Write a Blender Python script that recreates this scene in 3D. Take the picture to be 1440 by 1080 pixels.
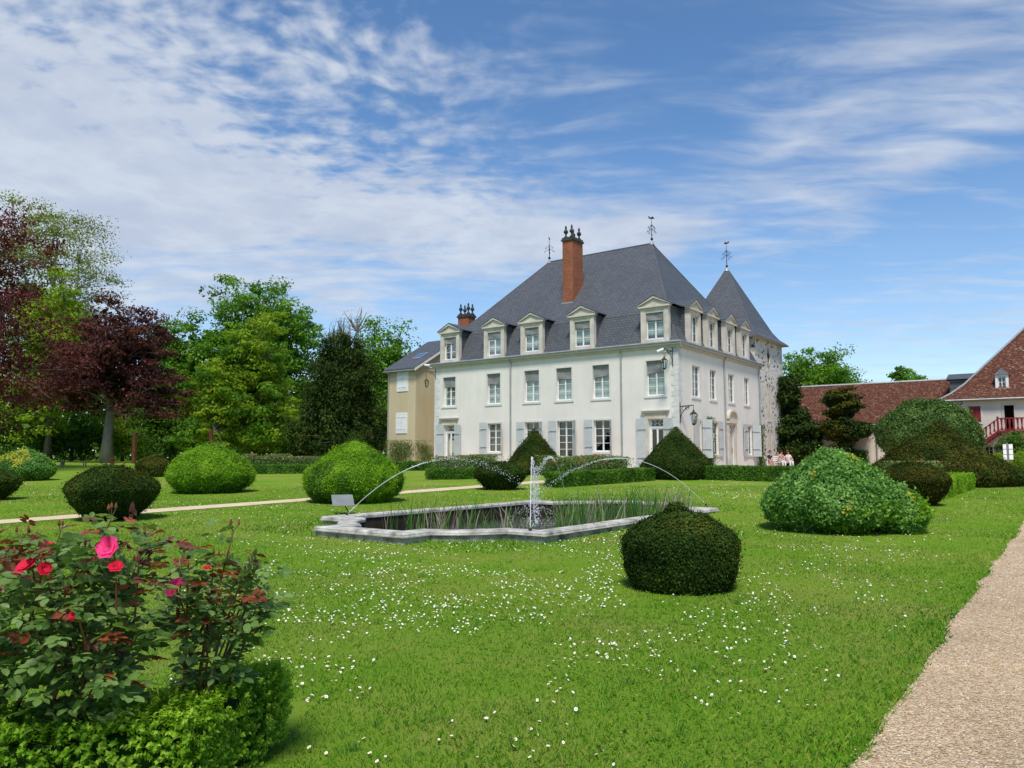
import bpy, bmesh, math, random
import numpy as np
from mathutils import Vector, Matrix
from mathutils.geometry import tessellate_polygon
random.seed(7); RNG = np.random.default_rng(11)
R = math.radians
for o in list(bpy.data.objects): bpy.data.objects.remove(o)
scene = bpy.context.scene; COL = scene.collection

# ------------------------------------------------------------------ camera
F_PX = 1075.0; PITCH = math.atan(103 / F_PX); EYE = 1.6
CP, SP = math.cos(PITCH), math.sin(PITCH)
cam = bpy.data.cameras.new('camera'); cam.sensor_width = 36; cam.lens = 36 * F_PX / 1440
cam.clip_end = 6000; cam.clip_start = .05
camo = bpy.data.objects.new('camera', cam); COL.objects.link(camo)
camo.location = (0, 0, EYE); camo.rotation_euler = (math.pi / 2 + PITCH, 0, 0); scene.camera = camo

# ------------------------------------------------------------------ sky, sun, exposure
SUN_EL, SUN_AZ = R(59), R(184)              # azimuth clockwise from +Y
SUND = Vector((math.sin(SUN_AZ) * math.cos(SUN_EL), math.cos(SUN_AZ) * math.cos(SUN_EL), math.sin(SUN_EL)))
scene.view_settings.view_transform = 'Standard'; scene.view_settings.look = 'None'
scene.view_settings.gamma = 1; scene.view_settings.use_curve_mapping = False
scene.view_settings.exposure = 0.54
sl = bpy.data.lights.new('sun', 'SUN'); sl.energy = 3.15; sl.angle = R(13); sl.color = (1, .94, .84)
so = bpy.data.objects.new('sun', sl); COL.objects.link(so); so.location = (-5, -40, 60)
so.rotation_euler = (-SUND).to_track_quat('-Z', 'Y').to_euler()

def ray(u, v):
    x = (u - 720) / F_PX; y = (540 - v) / F_PX
    return np.array([x, CP - y * SP, SP + y * CP])

class NT:
    """terse node-tree builder"""
    def __init__(s, nt): s.t = nt; nt.nodes.clear()
    def n(s, ty, ins=None, **kw):
        nd = s.t.nodes.new(ty)
        for k, v in kw.items(): setattr(nd, k, v)
        for k, v in (ins or {}).items(): s.put(nd.inputs[k], v)
        return nd
    def put(s, sock, v):
        if hasattr(v, 'is_output') or isinstance(v, bpy.types.NodeSocket): s.t.links.new(v, sock)
        elif isinstance(v, bpy.types.Node): s.t.links.new(v.outputs[0], sock)
        else: sock.default_value = v
    def m(s, op, a, b=0, c=0, clamp=False):
        nd = s.t.nodes.new('ShaderNodeMath'); nd.operation = op; nd.use_clamp = clamp
        s.put(nd.inputs[0], a); s.put(nd.inputs[1], b); s.put(nd.inputs[2], c); return nd.outputs[0]
    def mix(s, f, a, b, mode='MIX'):
        nd = s.t.nodes.new('ShaderNodeMix'); nd.data_type = 'RGBA'; nd.blend_type = mode
        s.put(nd.inputs[0], f); s.put(nd.inputs[6], a); s.put(nd.inputs[7], b); return nd.outputs[2]
    def ramp(s, f, stops):
        nd = s.t.nodes.new('ShaderNodeValToRGB'); e = nd.color_ramp.elements
        while len(e) < len(stops): e.new(.5)
        for el, (p, c) in zip(e, stops): el.position = p; el.color = c if len(c) == 4 else (*c, 1)
        s.put(nd.inputs[0], f); return nd.outputs[0]
    def noise(s, vec, scale, detail=4, rough=.55, dist=0):
        return s.n('ShaderNodeTexNoise', {'Vector': vec, 'Scale': scale, 'Detail': detail, 'Roughness': rough, 'Distortion': dist}).outputs[0]
    def smooth(s, x, lo, hi):
        nd = s.n('ShaderNodeMapRange', {0: x, 1: lo, 2: hi, 3: 0., 4: 1.}, interpolation_type='SMOOTHSTEP'); return nd.outputs[0]

world = bpy.data.worlds.new('World'); scene.world = world; world.use_nodes = True
def build_world():
    g = NT(world.node_tree)
    out = g.n('ShaderNodeOutputWorld'); bg = g.n('ShaderNodeBackground', {'Strength': .11})
    g.t.links.new(bg.outputs[0], out.inputs[0])
    sky = g.n('ShaderNodeTexSky', sky_type='NISHITA', sun_disc=False, sun_elevation=SUN_EL, sun_rotation=SUN_AZ,
              altitude=200, air_density=1.0, dust_density=.05, ozone_density=2.6)
    tc = g.n('ShaderNodeTexCoord').outputs['Generated']
    sx = g.n('ShaderNodeSeparateXYZ', {0: tc}); X, Y, Z = sx.outputs
    az = g.m('ARCTAN2', X, Y); el = g.m('ARCSINE', Z)
    zz = g.m('ADD', g.m('MAXIMUM', Z, 0.0), .09)
    q = g.n('ShaderNodeCombineXYZ', {0: g.m('DIVIDE', X, zz), 1: g.m('DIVIDE', Y, zz), 2: 0.}).outputs[0]
    blobs = [(60, 130, 330, 230, 0, .62), (270, 290, 480, 70, 3, .72), (620, 305, 330, 55, 8, .5), (330, 415, 200, 35, -5, .5), (0, 330, 240, 120, 0, .35), (-330, 200, 320, 260, 0, .6),
             (1010, 265, 380, 55, -22, .36), (1290, 215, 240, 45, -28, .46), (860, 325, 230, 36, -6, .42), (1240, 480, 420, 70, 0, .42),
             (760, 130, 260, 190, -30, .26), (1250, 60, 300, 130, -20, .33), (500, 425, 130, 40, 25, .35), (540, 70, 140, 60, 20, .3), (1650, 250, 300, 200, -20, .4)]
    # away from the framed directions the same kind of cloud goes on at random
    cover = g.m('MULTIPLY', g.smooth(g.noise(q, .9, 3, .5), .42, .75), .55)
    inframe = g.m('MULTIPLY', g.smooth(g.m('ABSOLUTE', az), .95, .6), g.smooth(el, .75, .55))
    cover = g.m('MULTIPLY', cover, g.m('SUBTRACT', 1.0, g.m('MULTIPLY', inframe, .9)))
    for (u, v, ru, rv, rot, st) in blobs:
        d = ray(u, v); d = d / np.linalg.norm(d); a0 = math.atan2(d[0], d[1]); e0 = math.asin(d[2])
        k = 1 / F_PX; ca, sa = math.cos(R(-rot)), math.sin(R(-rot))
        da = g.m('SUBTRACT', az, a0); de = g.m('SUBTRACT', el, e0)
        p1 = g.m('ADD', g.m('MULTIPLY', da, ca / (ru * k)), g.m('MULTIPLY', de, sa / (ru * k)))
        p2 = g.m('ADD', g.m('MULTIPLY', da, -sa / (rv * k)), g.m('MULTIPLY', de, ca / (rv * k)))
        e = g.m('EXPONENT', g.m('MULTIPLY', g.m('ADD', g.m('MULTIPLY', p1, p1), g.m('MULTIPLY', p2, p2)), -1.0))
        cover = g.m('MULTIPLY_ADD', e, st, cover)
    warp = g.n('ShaderNodeVectorMath', {0: q, 1: g.n('ShaderNodeVectorMath', {0: g.n('ShaderNodeTexNoise', {'Vector': q, 'Scale': 1.3, 'Detail': 3.}).outputs[1], 3: .28}, operation='SCALE').outputs[0]}, operation='ADD').outputs[0]
    puffs = g.m('ADD', g.m('MULTIPLY', g.noise(warp, 15, 3, .5), .7), g.m('MULTIPLY', g.noise(warp, 5.0, 3, .5), .3))
    st_map = g.n('ShaderNodeMapping', {'Vector': warp, 'Rotation': (0, 0, R(35)), 'Scale': (3.2, 9.5, 1)}).outputs[0]
    streak = g.noise(st_map, 1.0, 5, .54, .4)
    big = g.noise(q, 1.6, 4, .55)
    puffy = g.m('MULTIPLY', g.smooth(el, .2, .36), g.smooth(az, .25, -.25))
    tex = g.m('ADD', g.m('MULTIPLY', puffs, g.m('MULTIPLY_ADD', puffy, .75, .1)), g.m('MULTIPLY', streak, g.m('MULTIPLY_ADD', puffy, -.6, .75)))
    tex = g.m('ADD', g.m('MULTIPLY', tex, .9), g.m('MULTIPLY', big, .25))
    val = g.m('ADD', g.m('MULTIPLY', cover, .85), g.m('MULTIPLY', g.m('SUBTRACT', tex, .55), g.m('MULTIPLY_ADD', puffy, 1.6, 1.9)))
    alpha = g.m('MULTIPLY', g.smooth(val, .02, 1.0), g.smooth(cover, .02, .35))
    veil = g.m('MULTIPLY', g.smooth(el, .42, .0), .22)
    alpha = g.m('MAXIMUM', alpha, veil)
    ccol = g.mix(g.smooth(g.noise(warp, 4.0, 4, .6), .3, .7), (3.4, 3.8, 4.6, 1), (4.3, 4.65, 5.2, 1))
    hs = g.n('ShaderNodeHueSaturation', {'Saturation': 1.15, 'Value': 1.0, 'Color': sky.outputs[0]}).outputs[0]
    col = g.mix(g.m('MULTIPLY', alpha, .88, clamp=True), hs, ccol)
    g.t.links.new(col, bg.inputs[0])
build_world()

# ------------------------------------------------------------------ layout: the garden's own axes
TH = R(53.5)
A2 = np.array([-math.sin(TH), math.cos(TH), 0.]); B2 = np.array([math.cos(TH), math.sin(TH), 0.])
CA, CB = 19.27, 42.97                       # near corner of the chateau in garden axes
def AB(a, b, z=0.): return A2 * a + B2 * b + np.array([0, 0, z])
def gz(y):
    d = y - 15; s1 = .5 * (d + np.sqrt(d * d + 4)); e = s1 - 60
    return .018 * (s1 - .5 * (e + np.sqrt(e * e + 9)))
def gnd(p, dz=0.): p = np.array(p, float); p[2] = gz(p[1]) + dz; return p
def ABg(a, b, dz=0.): return gnd(AB(a, b), dz)
def ground(u, v, dz=0.):
    r = ray(u, v); lo, hi = .5, 600.
    for _ in range(50):
        m = (lo + hi) / 2
        if r[2] * m / r[1] + EYE - gz(m) - dz > 0: lo = m
        else: hi = m
    p = r * lo / r[1]; p[2] += EYE; return p
def at(u, v, depth):
    r = ray(u, v); p = r * depth / r[1]; p[2] += EYE; return p
def toab(p): return float(np.dot(p, A2)), float(np.dot(p, B2))

# ------------------------------------------------------------------ noise
def _h(i, j, k, s):
    n = (i * 374761393 + j * 668265263 + k * 2147483647 + s * 144665) & 0xffffffff
    n = ((n ^ (n >> 13)) * 1274126177) & 0xffffffff
    return ((n ^ (n >> 16)) & 0xffff) / 65535.
def vnoise(p, s=0):
    p = np.asarray(p, float); f = np.floor(p).astype(np.int64); t = p - f; t = t * t * (3 - 2 * t); o = 0
    for dx in (0, 1):
        for dy in (0, 1):
            for dz in (0, 1):
                w = (t[..., 0] if dx else 1 - t[..., 0]) * (t[..., 1] if dy else 1 - t[..., 1]) * (t[..., 2] if dz else 1 - t[..., 2])
                o = o + w * _h(f[..., 0] + dx, f[..., 1] + dy, f[..., 2] + dz, s)
    return o
def fbm(p, s=0, o=3):
    v = 0; a = .5; p = np.asarray(p, float)
    for i in range(o): v = v + a * vnoise(p * 2 ** i, s + i); a *= .5
    return v / (1 - .5 ** o)

# ------------------------------------------------------------------ materials
MAT = {}
def material(name, fn):
    m = bpy.data.materials.new(name); m.use_nodes = True; g = NT(m.node_tree)
    out = g.n('ShaderNodeOutputMaterial'); sh = fn(g)
    g.t.links.new(sh if isinstance(sh, bpy.types.NodeSocket) else sh.outputs[0], out.inputs[0]); MAT[name] = m; return m
def bsdf(g, col, rough=.8, normal=None, metal=0., spec=.3, **kw):
    ins = {'Base Color': col if not isinstance(col, tuple) else (*col[:3], 1), 'Roughness': rough, 'Metallic': metal, 'Specular IOR Level': spec}
    if normal is not None: ins['Normal'] = normal
    ins.update(kw); return g.n('ShaderNodeBsdfPrincipled', ins)
def bump(g, h, strength=.4, dist=.02): return g.n('ShaderNodeBump', {'Height': h, 'Strength': strength, 'Distance': dist}).outputs[0]
def pos(g): return g.n('ShaderNodeNewGeometry').outputs['Position']
def uvn(g): return g.n('ShaderNodeUVMap').outputs[0]
def mottled(name, c1, c2, scale=1.5, rough=.85, bs=.25, bscale=30, spec=.25, metal=0., streak=0.):
    def fn(g):
        p = pos(g); n = g.noise(p, scale, 6, .6)
        if streak:
            n2 = g.noise(g.n('ShaderNodeMapping', {'Vector': p, 'Scale': (1.2, 1.2, .12)}).outputs[0], 2.2, 5, .6)
            n = g.m('ADD', g.m('MULTIPLY', n, 1 - streak), g.m('MULTIPLY', n2, streak))
        col = g.ramp(n, [(.3, c1), (.7, c2)])
        return bsdf(g, col, rough, bump(g, g.noise(p, bscale, 4), bs, .01), metal, spec)
    return material(name, fn)
mottled('plaster_white', (.635, .60, .56), (.745, .705, .66), .5, .9, .15, 25, streak=.35)
mottled('stone_trim', (.44, .40, .35), (.62, .575, .515), 1.6, .9, .3, 30)
mottled('stone_warm', (.44, .38, .30), (.62, .56, .47), 1.8, .9, .3, 30)
mottled('stone_pale', (.58, .565, .54), (.68, .665, .64), 1.2, .9, .2, 30)
mottled('finial_stone', (.028, .028, .026), (.075, .072, .066), 4, .9, .4, 20)
mottled('stone_grey', (.50, .50, .49), (.66, .66, .65), 1.2, .9, .2, 30)
mottled('ochre_plaster', (.47, .395, .25), (.56, .485, .325), .4, .92, .15, 25, streak=.5)
mottled('cream_plaster', (.52, .47, .39), (.66, .61, .53), .5, .92, .2, 20, streak=.5)
mottled('white_paint', (.66, .68, .68), (.78, .79, .79), 3, .5, .05)
mottled('shutter_paint', (.40, .425, .43), (.49, .51, .515), 1.5, .6, .08)
mottled('door_paint', (.36, .43, .46), (.44, .50, .53), 1.5, .55, .08)
mottled('blind_fabric', (.17, .175, .175), (.26, .265, .26), 2.5, .9, .3, 6)
mottled('curtain', (.42, .46, .43), (.54, .58, .54), 1.2, .9, .3, 8)
mottled('room_dark', (.02, .016, .012), (.05, .04, .03), 1.5, .9, .1)
mottled('zinc', (.26, .28, .29), (.38, .40, .40), 2, .5, .05, metal=.4)
mottled('lead', (.085, .09, .10), (.13, .135, .145), 2, .6, .1)
mottled('cornice_paint', (.40, .39, .37), (.52, .50, .47), 1.2, .7, .1, streak=.5)
mottled('iron', (.010, .010, .011), (.03, .028, .026), 8, .6, .2)
mottled('red_paint', (.17, .016, .02), (.24, .028, .032), 2, .5, .1)
mottled('rust', (.055, .022, .012), (.12, .042, .020), 3, .9, .4)
mottled('bark', (.055, .043, .032), (.14, .12, .10), 3, .95, .8, 14, streak=.6)
mottled('bark_grey', (.12, .11, .10), (.26, .245, .22), 2, .95, .6, 14, streak=.6)
mottled('stem', (.07, .05, .025), (.16, .12, .06), 9, .8, .3)
mottled('stem_red', (.12, .035, .02), (.20, .09, .03), 9, .7, .3)
mottled('sand', (.50, .40, .25), (.66, .56, .38), 3, .95, .6, 60)
mottled('panel_grey', (.15, .165, .165), (.20, .215, .215), 4, .45, .05)
mottled('paper_white', (.72, .72, .72), (.82, .82, .82), 5, .6, .05)
mottled('soil', (.05, .032, .02), (.11, .075, .05), 4, .95, .8, 30)
mottled('skin', (.50, .28, .20), (.56, .33, .25), 9, .6, .1)
for nm, c in dict(cloth_navy=(.03, .035, .06), cloth_white=(.72, .70, .70), cloth_pink=(.50, .25, .24), cloth_black=(.02, .02, .022), hair_dark=(.03, .018, .012), hair_red=(.13, .035, .018), hair_grey=(.06, .06, .065)).items():
    mottled(nm, tuple(x * .85 for x in c), c, 8, .9, .3, 30)
material('daisy_white', lambda g: bsdf(g, (.80, .80, .79), .7))
material('daisy_yellow', lambda g: bsdf(g, (.75, .50, .04), .8))
def glass(g):
    tr = g.n('ShaderNodeBsdfTransparent', {0: (.82, .87, .85, 1)}); gl = g.n('ShaderNodeBsdfGlossy', {'Color': (1, 1, 1, 1), 'Roughness': .03})
    gl.inputs['Normal'].default_value  # flat pane
    n = bump(g, g.noise(pos(g), 1.7, 2), .25, .03); g.put(gl.inputs['Normal'], n)
    fr = g.n('ShaderNodeFresnel', {'IOR': 1.5}).outputs[0]
    return g.n('ShaderNodeMixShader', {0: g.m('ADD', g.m('MULTIPLY', fr, 1.0), .02), 1: tr.outputs[0], 2: gl.outputs[0]})
material('glass', glass)
def slate(g):
    uv = uvn(g)
    br = g.n('ShaderNodeTexBrick', {'Vector': uv, 'Color1': (.074, .081, .094, 1), 'Color2': (.098, .105, .118, 1), 'Mortar': (.022, .024, .028, 1), 'Scale': 1.0,
             'Mortar Size': .016, 'Mortar Smooth': .3, 'Bias': .0, 'Brick Width': .28, 'Row Height': .19})
    n = g.noise(pos(g), .5, 5, .6)
    col = g.mix(1.0, br.outputs[0], g.ramp(n, [(.3, (.92, .92, .91)), (.7, (1.06, 1.06, 1.06))]), 'MULTIPLY')
    vv = g.n('ShaderNodeSeparateXYZ', {0: uv}).outputs[1]
    saw = g.m('FRACT', g.m('DIVIDE', vv, .19))
    return bsdf(g, col, .55, bump(g, g.m('ADD', g.m('MULTIPLY', saw, -.6), g.m('MULTIPLY', br.outputs[1], -.6)), .7, .012), 0, .4)
material('slate', slate)
def tiles(g):
    uv = uvn(g)
    br = g.n('ShaderNodeTexBrick', {'Vector': uv, 'Color1': (0, 0, 0, 1), 'Color2': (1, 1, 1, 1), 'Mortar': (.5, .5, .5, 1), 'Scale': 1.0, 'Mortar Size': .012, 'Mortar Smooth': .2, 'Brick Width': .15, 'Row Height': .11})
    n = g.noise(pos(g), 1.1, 5, .65); nf = g.noise(pos(g), 7, 2, .5)
    f = g.m('ADD', g.m('MULTIPLY', g.n('ShaderNodeSeparateColor', {0: br.outputs[0]}).outputs[0], .62), g.m('ADD', g.m('MULTIPLY', n, .30), g.m('MULTIPLY', nf, .22)))
    col = g.ramp(f, [(.10, (.055, .028, .022)), (.35, (.095, .038, .027)), (.60, (.14, .050, .031)), (.82, (.19, .085, .050)), (.97, (.36, .26, .18))])
    col = g.mix(br.outputs[1], col, (.02, .012, .01, 1))
    vv = g.n('ShaderNodeSeparateXYZ', {0: uv}).outputs[1]; saw = g.m('FRACT', g.m('DIVIDE', vv, .11))
    return bsdf(g, col, .9, bump(g, g.m('ADD', g.m('MULTIPLY', saw, -.8), g.m('MULTIPLY', f, .6)), .9, .03), 0, .15)
material('roof_tile', tiles)
def brick(g):
    uv = uvn(g)
    br = g.n('ShaderNodeTexBrick', {'Vector': uv, 'Color1': (.22, .062, .030, 1), 'Color2': (.34, .105, .052, 1), 'Mortar': (.24, .14, .095, 1), 'Scale': 1.0, 'Mortar Size': .010, 'Brick Width': .23, 'Row Height': .075})
    col = g.mix(1.0, br.outputs[0], g.ramp(g.noise(pos(g), 1.2, 5), [(.3, (.75, .75, .75)), (.7, (1.15, 1.1, 1.05))]), 'MULTIPLY')
    return bsdf(g, col, .9, bump(g, br.outputs[1], -.5, .01), 0, .2)
material('brick', brick)
def rubble(g):
    uv = uvn(g)
    w = g.n('ShaderNodeVectorMath', {0: uv, 1: g.n('ShaderNodeVectorMath', {0: g.n('ShaderNodeTexNoise', {'Vector': uv, 'Scale': 2.5, 'Detail': 3.}).outputs[1], 3: .16}, operation='SCALE').outputs[0]}, operation='ADD').outputs[0]
    mp = g.n('ShaderNodeMapping', {'Vector': w, 'Scale': (2.6, 4.2, 1)}).outputs[0]
    v1 = g.n('ShaderNodeTexVoronoi', {'Vector': mp, 'Scale': 1.0}, feature='F1'); ve = g.n('ShaderNodeTexVoronoi', {'Vector': mp, 'Scale': 1.0}, feature='DISTANCE_TO_EDGE')
    r = g.n('ShaderNodeSeparateColor', {0: v1.outputs[1]}).outputs[0]
    col = g.ramp(r, [(.0, (.55, .51, .45)), (.48, (.62, .585, .53)), (.66, (.44, .40, .35)), (.74, (.16, .135, .11)), (1., (.08, .066, .055))])
    col = g.mix(g.smooth(ve.outputs[0], .16, .05), col, (.66, .63, .575, 1))
    col = g.mix(g.m('MULTIPLY', g.smooth(g.noise(uv, .9, 4), .5, .7), .4), col, (.50, .42, .32, 1))
    return bsdf(g, col, .95, bump(g, g.m('MINIMUM', ve.outputs[0], .15), .9, .08), 0, .15)
material('rubble_stone', rubble)
def gravel(g):
    p = pos(g)
    v = g.n('ShaderNodeTexVoronoi', {'Vector': p, 'Scale': 75.0}); r = g.n('ShaderNodeSeparateColor', {0: v.outputs[1]}).outputs[0]
    v2 = g.n('ShaderNodeTexVoronoi', {'Vector': p, 'Scale': 34.0}); r2 = g.n('ShaderNodeSeparateColor', {0: v2.outputs[1]}).outputs[1]
    f = g.m('ADD', g.m('MULTIPLY', r, .65), g.m('MULTIPLY', r2, .35))
    col = g.ramp(f, [(.1, (.33, .21, .115)), (.35, (.54, .39, .23)), (.65, (.66, .495, .315)), (.9, (.78, .65, .48))])
    big = g.m('ADD', g.m('MULTIPLY', g.noise(p, .8, 5, .65), .6), g.m('MULTIPLY', g.noise(g.n('ShaderNodeMapping', {'Vector': p, 'Rotation': (0, 0, R(-53.5)), 'Scale': (.12, 1.6, 1)}).outputs[0], 1.0, 4, .6), .4))
    col = g.mix(1.0, col, g.ramp(big, [(.36, (.80, .78, .75)), (.62, (1.12, 1.10, 1.06))]), 'MULTIPLY')
    h = g.m('ADD', g.m('MULTIPLY', v.outputs[0], -1.0), g.m('MULTIPLY', v2.outputs[0], -.6))
    return bsdf(g, col, .95, bump(g, h, .9, .02), 0, .15)
material('gravel', gravel)
def grassground(g):
    p = pos(g)
    n1 = g.noise(p, .38, 6, .68); n2 = g.noise(p, 9, 6, .7); n3 = g.noise(g.n('ShaderNodeMapping', {'Vector': p, 'Scale': (1, 1, 1)}).outputs[0], 55, 4, .7)
    f = g.m('ADD', g.m('MULTIPLY', n1, .62), g.m('ADD', g.m('MULTIPLY', n2, .3), g.m('MULTIPLY', n3, .35)))
    col = g.ramp(f, [(.36, (.058, .16, .011)), (.50, (.100, .225, .014)), (.62, (.158, .26, .024)), (.80, (.27, .25, .07))])
    return bsdf(g, col, .95, bump(g, g.m('ADD', n3, g.m('MULTIPLY', n2, .8)), .8, .03), 0, .04)
material('lawn_ground', grassground)
def water(g):
    p = pos(g)
    n = g.m('ADD', g.noise(p, 6, 4, .6, .5), g.m('MULTIPLY', g.noise(p, 22, 3), .4))
    return bsdf(g, (.012, .014, .010), .06, bump(g, n, .35, .05), 0, .5, IOR=1.33)
material('pond_water', water)
def jet(g):
    d = bsdf(g, (.86, .90, .93), .15, None, 0, .6); t = g.n('ShaderNodeBsdfTransparent', {0: (1, 1, 1, 1)})
    return g.n('ShaderNodeMixShader', {0: .52, 1: d.outputs[0], 2: t.outputs[0]})
material('jet_water', jet)
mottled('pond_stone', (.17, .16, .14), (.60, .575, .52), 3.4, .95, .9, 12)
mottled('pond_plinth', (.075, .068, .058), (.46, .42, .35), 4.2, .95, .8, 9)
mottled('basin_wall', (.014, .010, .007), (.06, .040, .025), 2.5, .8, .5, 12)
def leafmat(name, c0, c1, c2, trans=.28, rough=.6, spec=.18, upn=0.):
    def fn(g):
        t = g.n('ShaderNodeAttribute', attribute_name='tint').outputs['Fac']
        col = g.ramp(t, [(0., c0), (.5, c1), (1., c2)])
        nrm = None
        if upn:                                              # blades of a sward catch the light as one upward facing pile
            gn = g.n('ShaderNodeNewGeometry').outputs['Normal']
            nrm = g.n('ShaderNodeVectorMath', {0: g.n('ShaderNodeVectorMath', {0: g.n('ShaderNodeVectorMath', {0: gn, 3: 1 - upn}, operation='SCALE').outputs[0], 1: (0, 0, upn)}, operation='ADD').outputs[0]}, operation='NORMALIZE').outputs[0]
        d = bsdf(g, col, rough, nrm, 0, spec)
        tr = g.n('ShaderNodeBsdfTranslucent', {0: g.mix(1.0, col, (1.25, 1.25, .7, 1), 'MULTIPLY')})
        return g.n('ShaderNodeMixShader', {0: trans, 1: d.outputs[0], 2: tr.outputs[0]})
    return material(name, fn)
leafmat('yew_leaf', (.014, .032, .006), (.034, .068, .011), (.075, .115, .018), .18, .8, .06)
leafmat('yew_gold', (.020, .028, .005), (.050, .060, .009), (.115, .108, .017), .15, .8, .06)
leafmat('thuja_leaf', (.085, .205, .008), (.185, .375, .015), (.33, .50, .035), .4)
leafmat('euonymus_leaf', (.050, .14, .020), (.135, .30, .055), (.30, .50, .14), .36)
leafmat('euonymus_yellow', (.30, .34, .03), (.42, .42, .045), (.55, .52, .08), .3)
leafmat('box_leaf', (.024, .075, .006), (.070, .175, .013), (.16, .30, .032), .32)
leafmat('box_bright', (.080, .185, .008), (.195, .38, .018), (.37, .55, .05), .42)
leafmat('rose_leaf', (.055, .12, .024), (.115, .215, .048), (.23, .34, .11), .38, .45, .3)
leafmat('rose_leaf_red', (.10, .018, .015), (.20, .040, .022), (.34, .10, .04), .3, .4, .4)
leafmat('rose_pink', (.72, .02, .16), (.88, .05, .27), (.92, .14, .40), .4, .6)
leafmat('rose_scarlet', (.42, .004, .018), (.62, .010, .040), (.75, .03, .09), .3, .7)
leafmat('rose_far_red', (.45, .05, .03), (.62, .10, .07), (.7, .2, .15), .2, .6)
leafmat('rose_far_pale', (.55, .36, .28), (.62, .46, .36), (.7, .6, .5), .2, .6)
leafmat('copper_leaf', (.040, .013, .014), (.085, .026, .025), (.16, .060, .045), .3)
leafmat('copper_leaf_deep', (.045, .011, .013), (.105, .024, .023), (.19, .052, .038), .3)
leafmat('oak_leaf', (.045, .125, .010), (.105, .245, .018), (.19, .36, .03), .45)
leafmat('lime_leaf', (.10, .19, .012), (.21, .33, .020), (.33, .44, .04), .48)
leafmat('plane_leaf', (.10, .15, .025), (.18, .24, .04), (.27, .33, .07), .45)
leafmat('wood_leaf', (.030, .085, .010), (.072, .165, .018), (.14, .26, .03), .42)
leafmat('dark_conifer', (.014, .030, .007), (.034, .063, .013), (.078, .110, .024), .2, .8, .06)
leafmat('laurel_leaf', (.030, .070, .012), (.072, .145, .024), (.16, .25, .05), .25, .5, .3)
leafmat('grass_blade', (.045, .145, .010), (.095, .25, .012), (.24, .345, .040), .28, .8, .04, upn=.55)
leafmat('grass_tall', (.065, .17, .012), (.11, .25, .018), (.18, .33, .03), .35, upn=.4)
leafmat('reed_green', (.045, .13, .028), (.085, .20, .040), (.14, .26, .055), .35)
leafmat('reed_dry', (.20, .165, .115), (.32, .275, .205), (.44, .39, .31), .3)

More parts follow.
